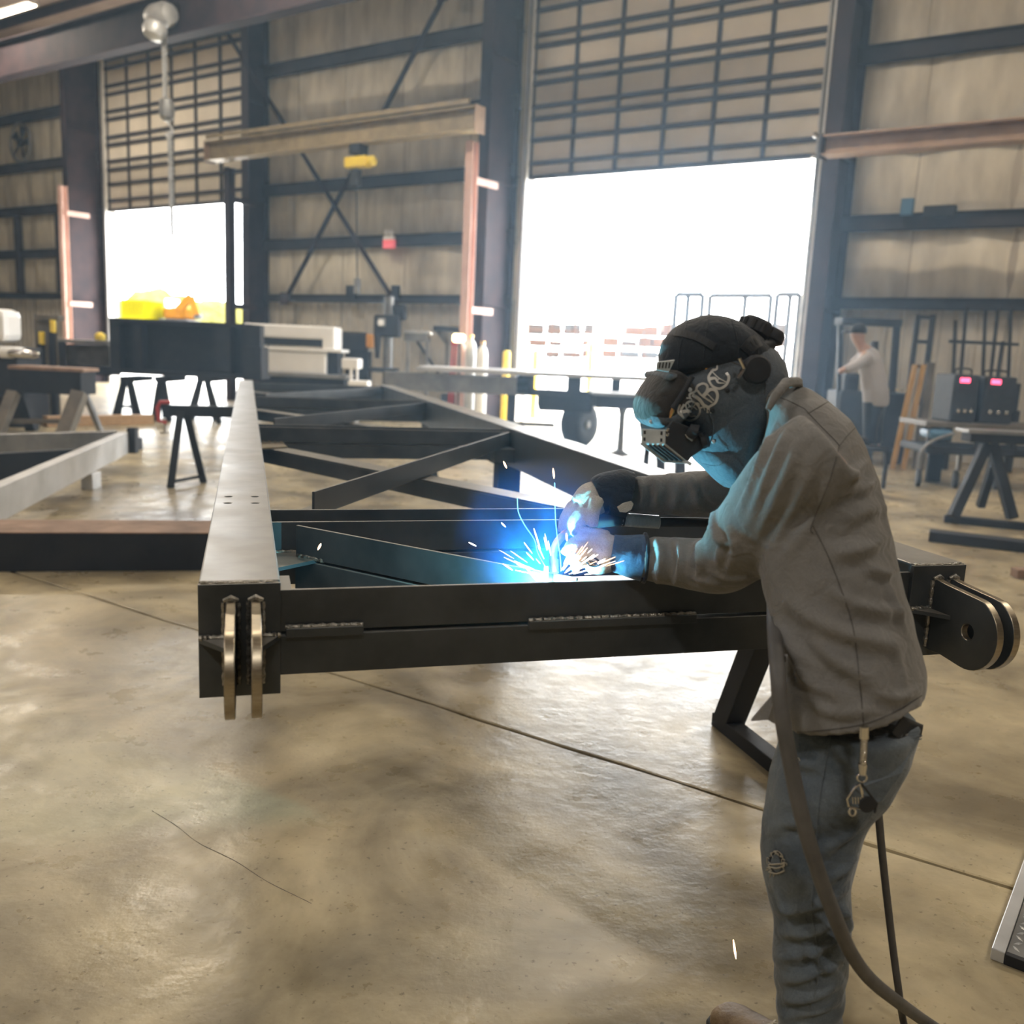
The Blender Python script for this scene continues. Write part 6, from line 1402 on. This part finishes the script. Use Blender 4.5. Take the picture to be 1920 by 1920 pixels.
def blob(x, Y, r, zc, lab, seed):
    c = at_y(x, 600, Y); t = thing('tree', lab, 'tree', (c.x, Y, -.02), group='trees beyond the left door')
    bm = bmesh.new(); bmesh.ops.create_icosphere(bm, subdivisions=5, radius=r); me = bpy.data.meshes.new('crown'); bm.to_mesh(me); bm.free()
    n = len(me.vertices); P = np.empty(n * 3); me.vertices.foreach_get('co', P); P = P.reshape(-1, 3); P = P * .82 * (1 + .16 * wob(P, 2.6 / r * 1.5, seed, 8) + .10 * wob(P, 8.5 / r, seed + 3, 8) + .07 * wob(P, 19 / r, seed + 5, 8))[:, None] * np.array([1.15, 1, .85]); P += np.array([c.x, Y, zc])
    me.vertices.foreach_set('co', P.ravel()); me.update(); link_world('crown', me, 'tree', t, 60)
    m = MB(); m.tube([(c.x, Y, -.02), (c.x + .1, Y, zc)], [.18, .1], 8); m.build('trunk', 'wood', t)
for i, (x, Y, r, zc, lab) in enumerate([(226, 66, 2.2, 2.4, 'yellow green tree at the left side of the left door view'), (262, 70, 2.4, 2.6, 'yellow green tree behind the yellow container'), (300, 72, 3.0, 3.0, 'tallest yellow green tree in the left door view'), (340, 70, 2.4, 2.4, 'yellow green tree behind the orange excavator'), (376, 64, 2.5, 2.2, 'yellow green tree right of the orange excavator'), (412, 60, 2.4, 2.2, 'yellow green tree at the right side of the left door view')]): blob(x, Y, r, zc, lab, i)
t = thing('container', 'bright yellow container in the yard beyond the left door', 'container', base_of(248, 46)); bx(t, 'body', 'yard_yellow', 226, 272, 562, 590, 46, 2.4, True, .05)
for x in range(230, 272, 7): bx(t, 'rib', 'yard_yellow', x, x + 2, 563, 589, 45.93, .08, False, 0)
t = thing('excavator', 'orange excavator in the yard beyond the left door', 'excavator', base_of(330, 47))
bx(t, 'track', 'black_steel', 296, 352, 598, 612, 47, 2.2, True, .1); bx(t, 'house', 'yard_orange', 304, 344, 576, 598, 47, 2.0, False, .15); bx(t, 'cab', 'white', 308, 322, 560, 578, 47, 1.2, False, .1)
barp(t, 'boom', 'yard_orange', 336, 580, 47, 358, 556, 47, .35); barp(t, 'arm', 'yard_orange', 358, 556, 47, 368, 590, 47, .28); bx(t, 'bucket', 'black_steel', 362, 374, 588, 598, 47, .6, False, .06)
# ------------------------------------------------------------------ haze in the hall air (after the structure it fills)
def volume_mat(name, color, density):
    m = bpy.data.materials.new(name); m.use_nodes = True; nt = m.node_tree; nt.nodes.clear()
    o = nt.nodes.new('ShaderNodeOutputMaterial'); v = nt.nodes.new('ShaderNodeVolumeScatter')
    v.inputs['Color'].default_value = rgb(color); v.inputs['Density'].default_value = density; v.inputs['Anisotropy'].default_value = 0.55
    nt.links.new(v.outputs[0], o.inputs['Volume']); return m
M['haze'] = volume_mat('shop_haze', (.50, .74, 1.0), .0095)
h = MB(WB); h.box(-9, 8, .9, 17.8, .01, 10.2)
tag(h.build('haze', 'haze'), 'thin bluish welding haze hanging in the hall air', 'haze', kind='stuff')
